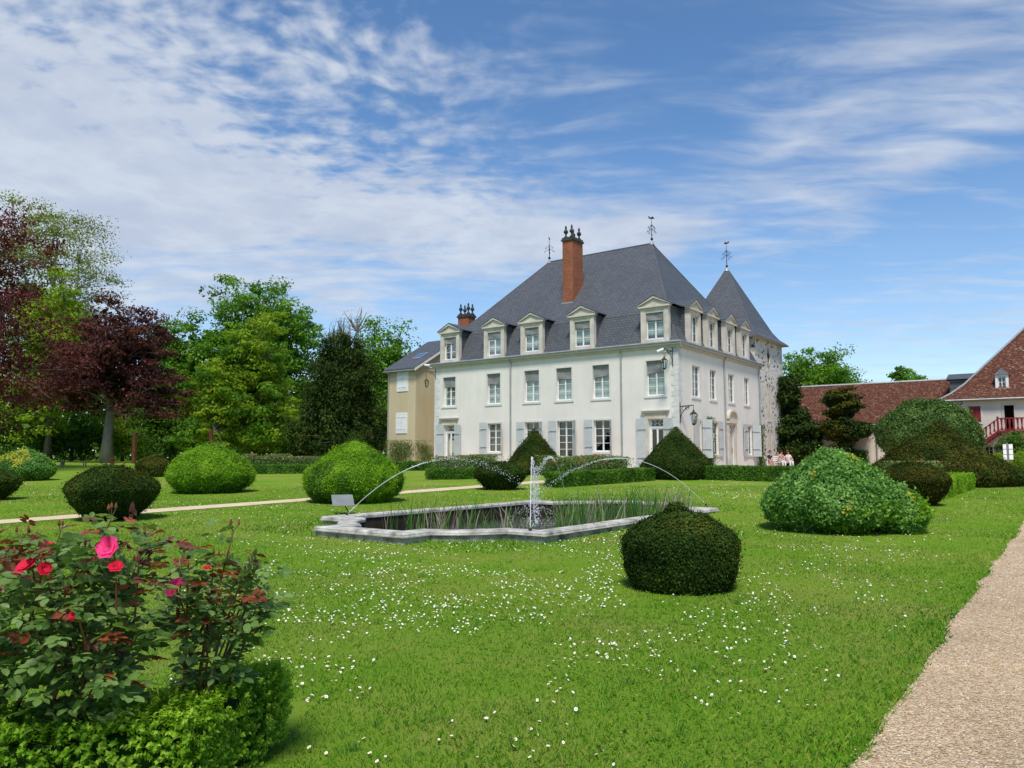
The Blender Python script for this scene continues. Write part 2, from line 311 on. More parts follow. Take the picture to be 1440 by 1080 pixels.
# ------------------------------------------------------------------ mesh helpers
def newmesh(name, V, Fs, mats, fm=None, smooth=False, uv=True, tint=None):
    me = bpy.data.meshes.new(name); me.from_pydata([tuple(v) for v in V], [], Fs)
    for m in mats: me.materials.append(MAT[m])
    if fm is not None: me.polygons.foreach_set('material_index', fm)
    if smooth: me.polygons.foreach_set('use_smooth', [True] * len(me.polygons))
    if uv:
        ul = me.uv_layers.new(name='UVMap'); buf = np.zeros(len(me.loops) * 2)
        for p in me.polygons:
            n = p.normal; h = Vector((-n.y, n.x, 0))
            h = h.normalized() if h.length > .02 else Vector((1, 0, 0))
            w = n.cross(h)
            for li in p.loop_indices:
                c = me.vertices[me.loops[li].vertex_index].co
                buf[2 * li] = c.dot(h); buf[2 * li + 1] = c.dot(w)
        ul.data.foreach_set('uv', buf)
    me.update(); return me
class MB:
    def __init__(s): s.v = []; s.f = []; s.m = []; s.mats = []
    def mi(s, mat):
        if mat not in s.mats: s.mats.append(mat)
        return s.mats.index(mat)
    def poly(s, pts, mat):
        i = len(s.v); s.v += [tuple(p) for p in pts]; s.f.append(tuple(range(i, i + len(pts)))); s.m.append(s.mi(mat)); return s
    def hexa(s, p, mat):
        i = len(s.v); s.v += [tuple(q) for q in p]; k = s.mi(mat)
        for f in ((0, 3, 2, 1), (4, 5, 6, 7), (0, 1, 5, 4), (1, 2, 6, 5), (2, 3, 7, 6), (3, 0, 4, 7)):
            s.f.append(tuple(i + j for j in f)); s.m.append(k)
        return s
    def box(s, fr, u0, u1, n0, n1, z0, z1, mat):
        return s.hexa([fr(u0, z0, n0), fr(u1, z0, n0), fr(u1, z0, n1), fr(u0, z0, n1), fr(u0, z1, n0), fr(u1, z1, n0), fr(u1, z1, n1), fr(u0, z1, n1)], mat)
    def prism(s, pts0, pts1, mat):
        n = len(pts0); i = len(s.v); s.v += [tuple(p) for p in pts0] + [tuple(p) for p in pts1]; k = s.mi(mat)
        s.f.append(tuple(range(i, i + n))[::-1]); s.m.append(k); s.f.append(tuple(range(i + n, i + 2 * n))); s.m.append(k)
        for j in range(n):
            s.f.append((i + j, i + (j + 1) % n, i + n + (j + 1) % n, i + n + j)); s.m.append(k)
        return s
    def tube(s, pts, rad, mat, n=6, cap=True):
        pts = [np.array(p, float) for p in pts]; L = len(pts)
        if not hasattr(rad, '__len__'): rad = [rad] * L
        i0 = len(s.v); k = s.mi(mat); ref = None
        for j, p in enumerate(pts):
            d = pts[min(j + 1, L - 1)] - pts[max(j - 1, 0)]; d /= (np.linalg.norm(d) + 1e-9)
            if ref is None: ref = np.array([1., 0, 0]) if abs(d[0]) < .9 else np.array([0, 1., 0])
            x = ref - d * ref.dot(d); x /= (np.linalg.norm(x) + 1e-9); ref = x; y = np.cross(d, x)
            for q in range(n):
                t = 2 * math.pi * q / n; s.v.append(tuple(p + rad[j] * (x * math.cos(t) + y * math.sin(t))))
        for j in range(L - 1):
            for q in range(n):
                a = i0 + j * n + q; b = i0 + j * n + (q + 1) % n
                s.f.append((a, b, b + n, a + n)); s.m.append(k)
        if cap:
            s.f.append(tuple(i0 + q for q in range(n))[::-1]); s.m.append(k)
            s.f.append(tuple(i0 + (L - 1) * n + q for q in range(n))); s.m.append(k)
        return s
    def lathe(s, o, prof, mat, n=10):
        o = np.array(o, float); i0 = len(s.v); k = s.mi(mat)
        for r, z in prof:
            for q in range(n):
                t = 2 * math.pi * q / n; s.v.append((o[0] + r * math.cos(t), o[1] + r * math.sin(t), o[2] + z))
        for j in range(len(prof) - 1):
            for q in range(n):
                a = i0 + j * n + q; b = i0 + j * n + (q + 1) % n
                s.f.append((a, b, b + n, a + n)); s.m.append(k)
        s.f.append(tuple(i0 + q for q in range(n))[::-1]); s.m.append(k)
        e = i0 + (len(prof) - 1) * n; s.f.append(tuple(e + q for q in range(n))); s.m.append(k)
        return s
    def mesh(s, name, smooth=False): return newmesh(name, s.v, s.f, s.mats, s.m, smooth)
def link(name, me, parent=None):
    o = bpy.data.objects.new(name, me); COL.objects.link(o)
    if parent is not None:
        o.parent = parent
        r = parent
        inv = Matrix.Identity(4)
        if parent.get('_o') is not None: inv = Matrix.Translation(-Vector(parent['_o']))
        o.matrix_parent_inverse = inv
    return o
def thing(name, label, cat, loc, group=None):
    o = bpy.data.objects.new(name, None); COL.objects.link(o); o.location = tuple(loc); o['_o'] = [float(x) for x in loc]
    o.empty_display_size = .2; return tag(o, label, cat, group)
def tag(o, label=None, cat=None, group=None, kind=None):
    if label: o['label'] = label
    if cat: o['category'] = cat
    if group: o['group'] = group
    if kind: o['kind'] = kind
    return o
def part(name, mb, parent=None, smooth=False): return link(name, mb.mesh(name, smooth) if isinstance(mb, MB) else mb, parent)
def solo(name, mb, label, cat, group=None, smooth=False): return tag(part(name, mb, None, smooth), label, cat, group)
def frame(O, U, N):
    O = np.array(O, float); U = np.array(U, float); N = np.array(N, float); Z = np.array([0, 0, 1.])
    return lambda u, z, n=0.: O + U * u + N * n + Z * z

# ------------------------------------------------------------------ foliage helpers (numpy)
def unit(v): return v / (np.linalg.norm(v, axis=-1, keepdims=True) + 1e-9)
def leafmesh(name, groups, extra=None):
    """groups: list of (centres, normals, axes, length, width, tint, material); each leaf is one folded quad"""
    VS, TI, FM, mats = [], [], [], []
    for (c, nrm, ax, L, W, tint, mat) in groups:
        N = len(c)
        if N == 0: continue
        L = np.broadcast_to(L, (N,))[:, None]; W = np.broadcast_to(W, (N,))[:, None]
        ax = unit(ax - nrm * np.sum(ax * nrm, 1, keepdims=True)); sd = np.cross(nrm, ax)
        b = c - ax * L * .5; t = c + ax * L * .5 - nrm * L * .08; m = c - ax * L * .05 - nrm * L * .0
        l = m + sd * W * .5 + nrm * W * .16; r = m - sd * W * .5 + nrm * W * .16
        VS.append(np.stack([b, r, t, l], 1).reshape(-1, 3)); TI.append(np.repeat(tint, 4)); FM.append(np.full(N, len(mats))); mats.append(mat)
    V = np.concatenate(VS); T = np.concatenate(TI); FMm = np.concatenate(FM); nq = len(V) // 4
    ev, ef, em, et = (extra if extra else (np.zeros((0, 3)), np.zeros((0, 4), int), None, None))
    nv = len(V) + len(ev)
    me = bpy.data.meshes.new(name); me.vertices.add(nv); me.vertices.foreach_set('co', np.concatenate([V, ev]).ravel())
    tot = nq + len(ef); me.loops.add(tot * 4); me.polygons.add(tot)
    idx = np.concatenate([np.arange(nq * 4), (ef + len(V)).ravel()]) if len(ef) else np.arange(nq * 4)
    me.loops.foreach_set('vertex_index', idx.astype(np.int32)); me.polygons.foreach_set('loop_start', np.arange(0, tot * 4, 4, dtype=np.int32))
    if len(ef):
        if em not in mats: mats.append(em)
        FMm = np.concatenate([FMm, np.full(len(ef), mats.index(em))]); T = np.concatenate([T, np.full(len(ev), et)])
    for m in mats: me.materials.append(MAT[m])
    me.polygons.foreach_set('material_index', FMm.astype(np.int32))
    at_ = me.attributes.new('tint', 'FLOAT', 'POINT'); at_.data.foreach_set('value', np.clip(T, 0, 1).astype(np.float32))
    me.update(calc_edges=True); me.validate(); return me
def surf_leaves(P, N, size, rng, jit=.55, aspect=.5, tlo=.1, thi=.9, lift=.0, tmul=None, upbias=.25):
    n = len(P); nr = unit(N + rng.normal(0, jit, (n, 3))); ax = unit(rng.normal(0, 1, (n, 3)) + N * .7 + np.array([0, 0, upbias * 2]))
    s = size * rng.uniform(.65, 1.35, n)
    t = rng.uniform(tlo, thi, n) if tmul is None else np.clip(tmul + rng.normal(0, .17, n), 0, 1)
    return (P + N * (rng.normal(0, .35, n) * size + lift)[:, None], nr, ax, s, s * aspect, t)
def revolve(profile, nt=28, nz=22):
    zs = np.linspace(0, 1, nz); pz = [p[0] for p in profile]; pr = [p[1] for p in profile]; return zs, np.interp(zs, pz, pr)
def smooth_profile(profile, n=80, w=3):
    z = np.linspace(0, 1, n); r = np.interp(z, [p[0] for p in profile], [p[1] for p in profile])
    k = np.ones(2 * w + 1) / (2 * w + 1); rp = np.concatenate([np.full(w, r[0]), r, np.full(w, r[-1])]); return z, np.convolve(rp, k, 'valid')
TOPIARY = {}
def topiary(name, label, cat, base, Rm, Hh, profile, mat, size, cover=2.2, lump=.06, ell=1.0, group=None, knob=None, spots=None, aspect=.5, jit=.55, seed=1, tscale=1.6, parent=None, flat=0., rot=0.):
    rng = np.random.default_rng(seed); z, r = smooth_profile(profile, w=2); base = np.array(base, float)
    def surface(th, zz):
        rr = np.interp(zz, z, r) * Rm; dr = np.gradient(r * Rm, z * Hh); sl = np.interp(zz, z, dr)
        if flat:                                            # squarish plan of a clipped pyramid
            q = np.abs(np.cos(th - rot)) ** 4 + np.abs(np.sin(th - rot)) ** 4; rr = rr * ((1 - flat) + flat * q ** -.25)
        x = rr * np.cos(th); y = rr * np.sin(th) * ell
        P = np.stack([x, y, zz * Hh], 1); N = unit(np.stack([np.cos(th), np.sin(th), -sl], 1))
        nn = fbm(P * (1.6 / max(Rm, .3)) + seed * 3.7, seed, 3) - .5; n2 = fbm(P * (5 / max(Rm, .3)) + seed, seed + 5, 2) - .5
        return P + N * ((nn * lump * 2.2 + n2 * lump * .9) * Rm)[:, None], N
    zz0 = np.linspace(0, 1, 400); ri = np.interp(zz0, z, r) * Rm; dz = Hh / 399; ds = np.sqrt(dz ** 2 + np.gradient(ri) ** 2); wts = ri * ds; area = 2 * math.pi * wts.sum()
    n = int(cover * area / (size * size * aspect * .5)); cdf = np.cumsum(wts) / wts.sum()
    zz = np.interp(rng.random(n), cdf, zz0); th = rng.uniform(0, 2 * math.pi, n); P, N = surface(th, zz)
    tm = .48 + (fbm(P * tscale + 9, seed + 2, 3) - .5) * 1.3
    g = surf_leaves(P, N, size, rng, jit, aspect, tmul=tm)
    sh = rng.random(n) < .05; g[0][sh] += N[sh] * (size * rng.uniform(.5, 1.8, (int(sh.sum()), 1)))       # stray shoots since the last clipping
    alt = {'yew_leaf': 'yew_gold', 'yew_gold': 'yew_leaf', 'thuja_leaf': 'box_leaf', 'euonymus_leaf': 'box_bright'}.get(mat, mat)
    am = (fbm(P * (1.7 / max(Rm, .4)) + 17, seed + 6, 4) + rng.normal(0, .06, n)) > (.70 if mat == 'yew_leaf' else .60)
    G = [(*[q[~am] for q in g], mat), (*[q[am] for q in g], alt)]
    if knob:
        kn = int(cover * 12.6 * knob[1] ** 2 / (size * size * aspect * .5)); d = unit(rng.normal(0, 1, (kn, 3))); Pk = d * knob[1] * rng.uniform(.7, 1.1, (kn, 1)) * np.array([1, 1, .8]) + np.array([knob[2] if len(knob) > 2 else 0, 0, knob[0]])
        G.append((*surf_leaves(Pk, d, size, rng, jit, aspect), mat))
    if spots:
        sm, cnt, rad = spots
        for (su, sz) in cnt:
            k = int(170 * (rad / .16) ** 2); t2 = su + rng.normal(0, rad / Rm * .7, k); z2 = np.clip(sz + rng.normal(0, rad / Hh * .6, k), 0, 1); Ps, Ns = surface(t2, z2)
            G.append((*surf_leaves(Ps, Ns, size, rng, jit, aspect, lift=size * .5), sm))
    # inner body that stops the view through the shell
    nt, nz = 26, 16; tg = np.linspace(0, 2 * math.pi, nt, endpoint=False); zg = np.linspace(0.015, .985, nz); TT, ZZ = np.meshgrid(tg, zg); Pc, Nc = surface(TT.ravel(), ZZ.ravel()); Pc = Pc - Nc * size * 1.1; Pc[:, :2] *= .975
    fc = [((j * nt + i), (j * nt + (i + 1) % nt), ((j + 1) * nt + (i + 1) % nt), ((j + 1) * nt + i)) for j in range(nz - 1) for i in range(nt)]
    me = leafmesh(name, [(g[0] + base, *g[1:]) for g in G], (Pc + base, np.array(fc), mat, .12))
    o = link(name, me, parent)
    if parent is None: tag(o, label, cat, group)
    return o
def hedge(name, label, p0, p1, thick, h, mat, size, cover=1.55, seed=1, group=None, side=1, lump=.03, aspect=.55, sprig=False, parent=None, brown=None):
    """clipped hedge from ground point p0 to p1; thickness to the left of that direction (side=1) or right"""
    rng = np.random.default_rng(seed); p0 = np.array(p0, float); p1 = np.array(p1, float); d = p1 - p0; d[2] = 0; L = np.linalg.norm(d); d /= L; w = np.array([-d[1], d[0], 0]) * side
    faces = [((0, 0, 0), (L, 0, 0), (0, 0, h), (0, -1, 0)), ((0, 0, h), (L, 0, 0), (0, thick, 0), (0, 0, 1)), ((L, 0, 0), (0, thick, 0), (0, 0, h), (1, 0, 0)), ((0, 0, 0), (0, thick, 0), (0, 0, h), (-1, 0, 0)), ((0, thick, 0), (L, 0, 0), (0, 0, h), (0, 1, 0))]
    PP, NN = [], []
    for o, e1, e2, nn in faces:
        o, e1, e2, nn = map(lambda q: np.array(q, float), (o, e1, e2, nn)); ar = np.linalg.norm(e1) * np.linalg.norm(e2); n = int(cover * ar / (size * size * aspect * .5))
        a = rng.random((n, 1)); b = rng.random((n, 1)); PP.append(o + e1 * a + e2 * b); NN.append(np.repeat(nn[None], n, 0))
    P = np.concatenate(PP); N = np.concatenate(NN)
    cen = np.stack([np.clip(P[:, 0], thick * .3, L - thick * .3), np.full(len(P), thick / 2), np.clip(P[:, 2], 0, h * .75)], 1)
    N = unit(N + unit(P - cen) * .5)
    P = P + N * ((fbm(P * 3.1 + seed, seed, 3) - .5) * lump * 3 + (fbm(P * 9 + seed, seed + 3, 2) - .5) * lump)[:, None]
    tm = .5 + (fbm(P * 2.2 + 4, seed + 9, 3) - .5) * 1.1
    zz = p0[2] + (p1[2] - p0[2]) * np.clip(P[:, 0] / L, 0, 1)
    def W(Q): return p0[None] * np.array([1, 1, 0]) + Q[:, :1] * d + Q[:, 1:2] * w + np.stack([0 * Q[:, 0], 0 * Q[:, 0], Q[:, 2] + p0[2] + (p1[2] - p0[2]) * np.clip(Q[:, 0] / L, 0, 1)], 1)
    Nw = N[:, :1] * d + N[:, 1:2] * w + N[:, 2:] * np.array([0, 0, 1.])
    g = surf_leaves(W(P), Nw, size, rng, .6, aspect, tmul=tm); G = [(*g, mat)]
    if brown:
        msk = (fbm(P * 1.7 + 31, seed + 14, 3) > .62); G = [(*[q[~msk] for q in g], mat), (*[q[msk] for q in g], brown)]
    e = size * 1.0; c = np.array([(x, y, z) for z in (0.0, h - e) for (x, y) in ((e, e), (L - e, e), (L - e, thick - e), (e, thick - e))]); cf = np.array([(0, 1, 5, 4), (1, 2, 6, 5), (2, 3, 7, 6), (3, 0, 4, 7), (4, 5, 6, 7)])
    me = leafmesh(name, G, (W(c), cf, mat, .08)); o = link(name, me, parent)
    if parent is None: tag(o, label, 'hedge', group)
    return o

def np_tubes(mb, segs, mat, n=5):
    for pts, rad in segs: mb.tube(pts, rad, mat, n, False)
def tree(name, label, base, Hh, crown, mat, leaf, nclump, per, barkm='bark', trunk_r=.3, fork=.3, seed=1, group=None, flat=.75, mats2=None, droop=0., lobes=.28, shellp=2.2, clump_r=.16, lean=(0, 0), trunk_show=True, nlimb=9, aspect=.55, fill=1.):
    """crown: list of ellipsoids (cx,cy,cz,rx,ry,rz) in metres relative to base"""
    rng = np.random.default_rng(seed); base = np.array(base, float); t = thing(name, label, 'tree', base, group)
    vol = np.array([e[3] * e[4] * e[5] for e in crown]); vol = vol ** .7; vol /= vol.sum(); C = []
    for e, w in zip(crown, vol):
        k = max(4, int(nclump * w)); d = unit(rng.normal(0, 1, (k, 3))); rr = rng.random(k) ** (1 / (shellp + 1.2))
        nz = 1 + (fbm(d * 1.9 + seed * 5.1 + e[0], seed, 3) - .5) * 2 * lobes * 1.6
        C.append(np.array(e[:3]) + d * (rr * nz)[:, None] * np.array(e[3:]))
    C = np.concatenate(C); C = C[C[:, 2] > Hh * .04]; size = (crown[0][3] + crown[0][5]) / 2
    k = len(C); cr = size * clump_r * rng.uniform(.6, 1.55, k)
    idx = np.repeat(np.arange(k), per); d = unit(rng.normal(0, 1, (len(idx), 3))); d[:, 2] = d[:, 2] * .75 + .18; rad = rng.random(len(idx)) ** .45
    P = C[idx] + d * (cr[idx] * rad)[:, None] * np.array([1.25, 1.25, flat])
    if droop: P[:, 2] -= droop * rng.random(len(idx)) ** 2 * cr[idx] * 3
    nr = unit(d * .7 + rng.normal(0, .5, (len(idx), 3)) + np.array([0, 0, .5])); ax = unit(rng.normal(0, 1, (len(idx), 3)) + np.array([0, 0, -.6 - droop]))
    s = leaf * rng.uniform(.6, 1.4, len(idx)); ct = rng.normal(.5, .18, k)
    tint = np.clip(ct[idx] + rng.normal(0, .14, len(idx)), 0, 1)
    if mats2:
        sel = (fbm(C * (1.3 / size) + seed, seed + 4, 2) > mats2[1])[idx]; G = [(P[~sel] + base, nr[~sel], ax[~sel], s[~sel], s[~sel] * aspect, tint[~sel], mat), (P[sel] + base, nr[sel], ax[sel], s[sel], s[sel] * aspect, tint[sel], mats2[0])]
    else: G = [(P + base, nr, ax, s, s * aspect, tint, mat)]
    nf = int(k * 5); fi = rng.integers(0, k, nf); cc = np.average(C, axis=0); Pf = cc + (C[fi] - cc) * rng.uniform(.25, .9, (nf, 1)) + rng.normal(0, .06, (nf, 3)) * size      # larger sprays deep in the crown
    if fill: sf = leaf * rng.uniform(1.6, 3.0, nf) * fill; G.append((Pf + base, unit(rng.normal(0, 1, (nf, 3))), rng.normal(0, 1, (nf, 3)), sf, sf * .7, np.clip(rng.normal(.3, .15, nf), 0, 1), mat))
    link('crown', leafmesh('crown', G), t)
    mb = MB(); zt = max(c[2] + c[5] * .55 for c in crown); lx, ly = lean
    tp = [np.array([lx * q + rng.normal(0, .04) * trunk_r * 3 * (q > 0), ly * q, zt * q - .05 * (q == 0)]) for q in np.linspace(0, 1, 7)]; tr = [trunk_r * (1.35 if q == 0 else 1 - .82 * q) for q in np.linspace(0, 1, 7)]
    mb.tube([p + base for p in tp], tr, barkm, 9)
    sel = C[rng.choice(k, min(nlimb, k), replace=False)]; limbs = []
    for c in sel:
        q = np.clip(fork + rng.random() * .45 * (c[2] / zt), .05, .9); s0 = np.array([np.interp(q, np.linspace(0, 1, 7), [p[i] for p in tp]) for i in range(3)])
        mid = s0 * .45 + c * .55 + np.array([0, 0, -.06 * np.linalg.norm(c - s0)]) + rng.normal(0, .05, 3) * np.linalg.norm(c - s0)
        pts = [s0, (s0 + mid) / 2 + rng.normal(0, .02, 3) * size, mid, c]; limbs.append(np.array(pts)); r0 = trunk_r * .42
        mb.tube([p + base for p in pts], [r0, r0 * .75, r0 * .45, r0 * .14], barkm, 6, False)
    if limbs:
        LP = np.concatenate([np.array([l[0] * (1 - f) + l[1] * f for f in (.5, 1)] + [l[1] * (1 - f) + l[2] * f for f in (.5, 1)] + [l[2] * .5 + l[3] * .5]) for l in limbs])
        for c in C[::max(1, k // 160)]:
            j = np.argmin(np.linalg.norm(LP - c, axis=1) + (LP[:, 2] > c[2]) * size * .3); s0 = LP[j]; m = (s0 + c) / 2 + rng.normal(0, .04, 3) * size; r0 = trunk_r * .11
            mb.tube([s0 + base, m + base, c + base], [r0, r0 * .6, r0 * .2], barkm, 4, False)
    part('trunk', mb, t, True); return t

# ------------------------------------------------------------------ ground: lawn sheet with the pond cut out
PA0, PA1, PB0, PB1 = 8.05, 14.35, 10.15, 22.1
def corner(a0, b0, sa, sb, flip):
    pts = [(a0 + sa * 1.9, b0), (a0 + sa * 1.9, b0 + sb * .72)]
    for q in np.linspace(.0, 1, 6):
        ang = q * math.pi / 2; pts.append((a0 + sa * (.9 + 1.0 * (1 - q)) - sa * .10 * math.sin(math.pi * q), b0 + sb * (.72 + 1.03 * q) - sb * .10 * math.sin(math.pi * q)))
    pts += [(a0, b0 + sb * 1.75)]
    out = [pts[0]]
    for p in pts[1:]:
        if math.hypot(p[0] - out[-1][0], p[1] - out[-1][1]) > .02: out.append(p)
    return out[::-1] if flip else out
POND = corner(PA0, PB0, 1, 1, True) + corner(PA1, PB0, -1, 1, False) + corner(PA1, PB1, -1, -1, True) + corner(PA0, PB1, 1, -1, False)
def offset_poly(poly, d):
    n = len(poly); out = []
    ar = sum(poly[i][0] * poly[(i + 1) % n][1] - poly[(i + 1) % n][0] * poly[i][1] for i in range(n)); sg = 1 if ar > 0 else -1
    for i in range(n):
        p0, p1, p2 = map(np.array, (poly[i - 1], poly[i], poly[(i + 1) % n])); e1 = unit(p1 - p0); e2 = unit(p2 - p1)
        n1 = np.array([-e1[1], e1[0]]) * sg; n2 = np.array([-e2[1], e2[0]]) * sg; m = n1 + n2; k = d / max(.35, 1 + n1.dot(n2)); out.append(tuple(p1 + m * k))
    return out
def lawn():
    ga = sorted(set([-600, -300, -150, -80, -50] + list(np.arange(-34, 120, 2.)) + [150, 200, 300, 500, 900] + [7., 15.5])); gb = sorted(set([-300, -100, -40] + list(np.arange(-20, 110, 2.)) + [140, 200, 300, 500, 900] + [9., 23.5]))
    V, F = [], []; ix = {}
    def vid(a, b):
        k = (round(a, 3), round(b, 3))
        if k not in ix: ix[k] = len(V); V.append(ABg(a, b))
        return ix[k]
    for i in range(len(ga) - 1):
        for j in range(len(gb) - 1):
            if ga[i] >= 7 and ga[i + 1] <= 15.5 and gb[j] >= 9 and gb[j + 1] <= 23.5: continue
            F.append((vid(ga[i], gb[j]), vid(ga[i + 1], gb[j]), vid(ga[i + 1], gb[j + 1]), vid(ga[i], gb[j + 1])))
    ia = [x for x in ga if 7 <= x <= 15.5]; ib = [x for x in gb if 9 <= x <= 23.5]
    rim = [(x, 9.) for x in ia] + [(15.5, y) for y in ib[1:]] + [(x, 23.5) for x in ia[::-1][1:]] + [(7., y) for y in ib[::-1][1:-1]]
    hole = offset_poly(POND, .12); allp = rim + hole
    for t in tessellate_polygon([[Vector((p[0], p[1], 0)) for p in rim], [Vector((p[0], p[1], 0)) for p in hole]]): F.append(tuple(vid(*allp[i]) for i in t))
    return tag(link('lawn', newmesh('lawn', V, F, ['lawn_ground'], uv=False)), kind='structure')
lawn()
def strip(name, left, right, b0, b1, dz, step=.12, jit=.0, mat='gravel', seed=3):
    """path sheet between a=left(b) and a=right(b); ragged edges"""
    bs = np.arange(b0, b1 + step, step); V, F = [], []
    l = [left(b) for b in bs]; r = [right(b) for b in bs]; K = 6
    jl = (fbm(np.stack([bs * 1.3, bs * 0, bs * 0 + seed], 1), seed, 4) - .5) * 2 * jit; jr = (fbm(np.stack([bs * 1.3, bs * 0 + 7, bs * 0 + seed], 1), seed + 1, 4) - .5) * 2 * jit
    for i, b in enumerate(bs):
        for k in range(K + 1):
            f = k / K; V.append(ABg((l[i] + jl[i]) * (1 - f) + (r[i] + jr[i]) * f, b, dz))
    for i in range(len(bs) - 1):
        for k in range(K): q = i * (K + 1) + k; F.append((q, q + 1, q + K + 2, q + K + 1))
    return tag(link(name, newmesh(name, V, F, [mat], uv=False)), kind='structure')
EDGE_J = .065
strip('gravel_path', lambda b: 1.03 + .006 * b, lambda b: -9.0, -6, 62, .014, .1, EDGE_J, seed=3)
strip('garden_path', lambda b: 21.25 + .04 * max(0, b - 17), lambda b: 20.2 + .02 * max(0, b - 17), -6, 41, .012, .25, .10, mat='sand', seed=8)
strip('forecourt', lambda b: 62., lambda b: 1.0 + .006 * b, 40.6, 68, .010, .5, .1, seed=12)
def bed(name, pts):
    V = [gnd(p, .02) for p in pts]; return tag(link(name, newmesh(name, V, [tuple(range(len(V)))], ['soil'], uv=False)), kind='structure')

# ------------------------------------------------------------------ pond
pond = thing('pond_basin', 'long stone edged garden pond with notched corners and a moulded coping', 'pond', ABg(11.2, 16))
CT = .22
def build_pond():
    o1 = offset_poly(POND, -.03); i1 = offset_poly(POND, .36); n = len(POND); pl = offset_poly(POND, .02); pin = offset_poly(POND, .32)
    rg = random.Random(4)
    mb = MB()
    for i in range(n):
        j = (i + 1) % n
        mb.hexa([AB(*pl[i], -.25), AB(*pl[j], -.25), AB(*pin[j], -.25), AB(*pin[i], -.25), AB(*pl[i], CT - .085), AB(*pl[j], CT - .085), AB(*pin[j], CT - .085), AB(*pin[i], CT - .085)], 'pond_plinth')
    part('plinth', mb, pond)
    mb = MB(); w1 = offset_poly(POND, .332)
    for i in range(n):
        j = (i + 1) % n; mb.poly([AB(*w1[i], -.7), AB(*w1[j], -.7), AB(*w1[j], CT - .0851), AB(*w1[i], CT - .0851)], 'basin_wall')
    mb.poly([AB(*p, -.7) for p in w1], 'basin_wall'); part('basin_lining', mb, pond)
    for i in range(n):
        j = (i + 1) % n; L = math.hypot(POND[j][0] - POND[i][0], POND[j][1] - POND[i][1]); k = max(1, round(L / 1.25))
        for q in range(k):
            f0, f1 = q / k + (.006 / L if q else 0), (q + 1) / k - (.006 / L if q < k - 1 else 0)
            mixp = lambda P, Q, f: (P[0] * (1 - f) + Q[0] * f, P[1] * (1 - f) + Q[1] * f)
            A0, A1, B0, B1 = mixp(o1[i], o1[j], f0), mixp(o1[i], o1[j], f1), mixp(i1[i], i1[j], f0), mixp(i1[i], i1[j], f1)
            inn = lambda P, Q, d: (P[0] + (Q[0] - P[0]) * d, P[1] + (Q[1] - P[1]) * d)
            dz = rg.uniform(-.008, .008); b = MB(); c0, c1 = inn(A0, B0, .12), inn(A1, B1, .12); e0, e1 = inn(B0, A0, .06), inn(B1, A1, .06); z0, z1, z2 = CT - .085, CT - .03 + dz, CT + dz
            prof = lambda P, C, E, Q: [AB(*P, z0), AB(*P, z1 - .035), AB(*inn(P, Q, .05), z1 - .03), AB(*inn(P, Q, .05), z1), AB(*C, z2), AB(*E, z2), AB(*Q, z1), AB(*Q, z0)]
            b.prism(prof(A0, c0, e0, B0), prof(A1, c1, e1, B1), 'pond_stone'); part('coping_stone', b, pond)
build_pond()
def water_sheet():
    w = offset_poly(POND, .333); return tag(link('pond_water', newmesh('pond_water', [AB(*p, -.16) for p in w], [tuple(range(len(w)))], ['pond_water'], uv=False)), kind='structure')
water_sheet()

# ------------------------------------------------------------------ building helpers
def wall(mb, Fr, u0, u1, z0, z1, holes, mat, rev=.24, revmat=None):
    us = sorted(set([u0, u1] + [h[0] for h in holes] + [h[1] for h in holes])); zs = sorted(set([z0, z1] + [h[2] for h in holes] + [h[3] for h in holes]))
    for i in range(len(us) - 1):
        for j in range(len(zs) - 1):
            uc, zc = (us[i] + us[i + 1]) / 2, (zs[j] + zs[j + 1]) / 2
            if any(h[0] < uc < h[1] and h[2] < zc < h[3] for h in holes): continue
            mb.poly([Fr(us[i], zs[j]), Fr(us[i + 1], zs[j]), Fr(us[i + 1], zs[j + 1]), Fr(us[i], zs[j + 1])], mat)
    for (a, b, c, d) in holes:
        m = revmat or mat
        for (p, q) in (((a, c), (a, d)), ((b, c), (b, d)), ((a, c), (b, c)), ((a, d), (b, d))): mb.poly([Fr(*p), Fr(*q), Fr(*q, -rev), Fr(*p, -rev)], m)
def casement(Fr, u0, u1, z0, z1, n, cols, rows, stile=.055, munt=.03, mid=.09, panel=0., mat='white_paint'):
    """returns frame MB and pane rectangles"""
    mb = MB(); um = (u0 + u1) / 2; d0, d1 = n - .05, n
    mb.box(Fr, u0, u0 + stile, d0, d1, z0, z1, mat); mb.box(Fr, u1 - stile, u1, d0, d1, z0, z1, mat)
    mb.box(Fr, u0 + stile, u1 - stile, d0, d1, z0, z0 + stile * 1.5, mat); mb.box(Fr, u0 + stile, u1 - stile, d0, d1, z1 - stile, z1, mat)
    zb = z0 + stile * 1.5
    if panel: mb.box(Fr, u0 + stile, u1 - stile, d0, d1 - .012, zb, zb + panel, mat); zb += panel
    if cols == 2: mb.box(Fr, um - mid / 2, um + mid / 2, d0, d1 + .012, zb, z1 - stile, mat); spans = [(u0 + stile, um - mid / 2), (um + mid / 2, u1 - stile)]
    else: spans = [(u0 + stile, u1 - stile)]
    panes = []; h = (z1 - stile - zb) / rows
    for (a, b) in spans:
        for r in range(rows):
            za = zb + r * h + (munt / 2 if r else 0); zc = zb + (r + 1) * h - (munt / 2 if r < rows - 1 else 0); panes.append((a, b, za, zc))
            if r: mb.box(Fr, a, b, d0 + .008, d1 - .006, zb + r * h - munt / 2, zb + r * h + munt / 2, mat)
    return mb, panes
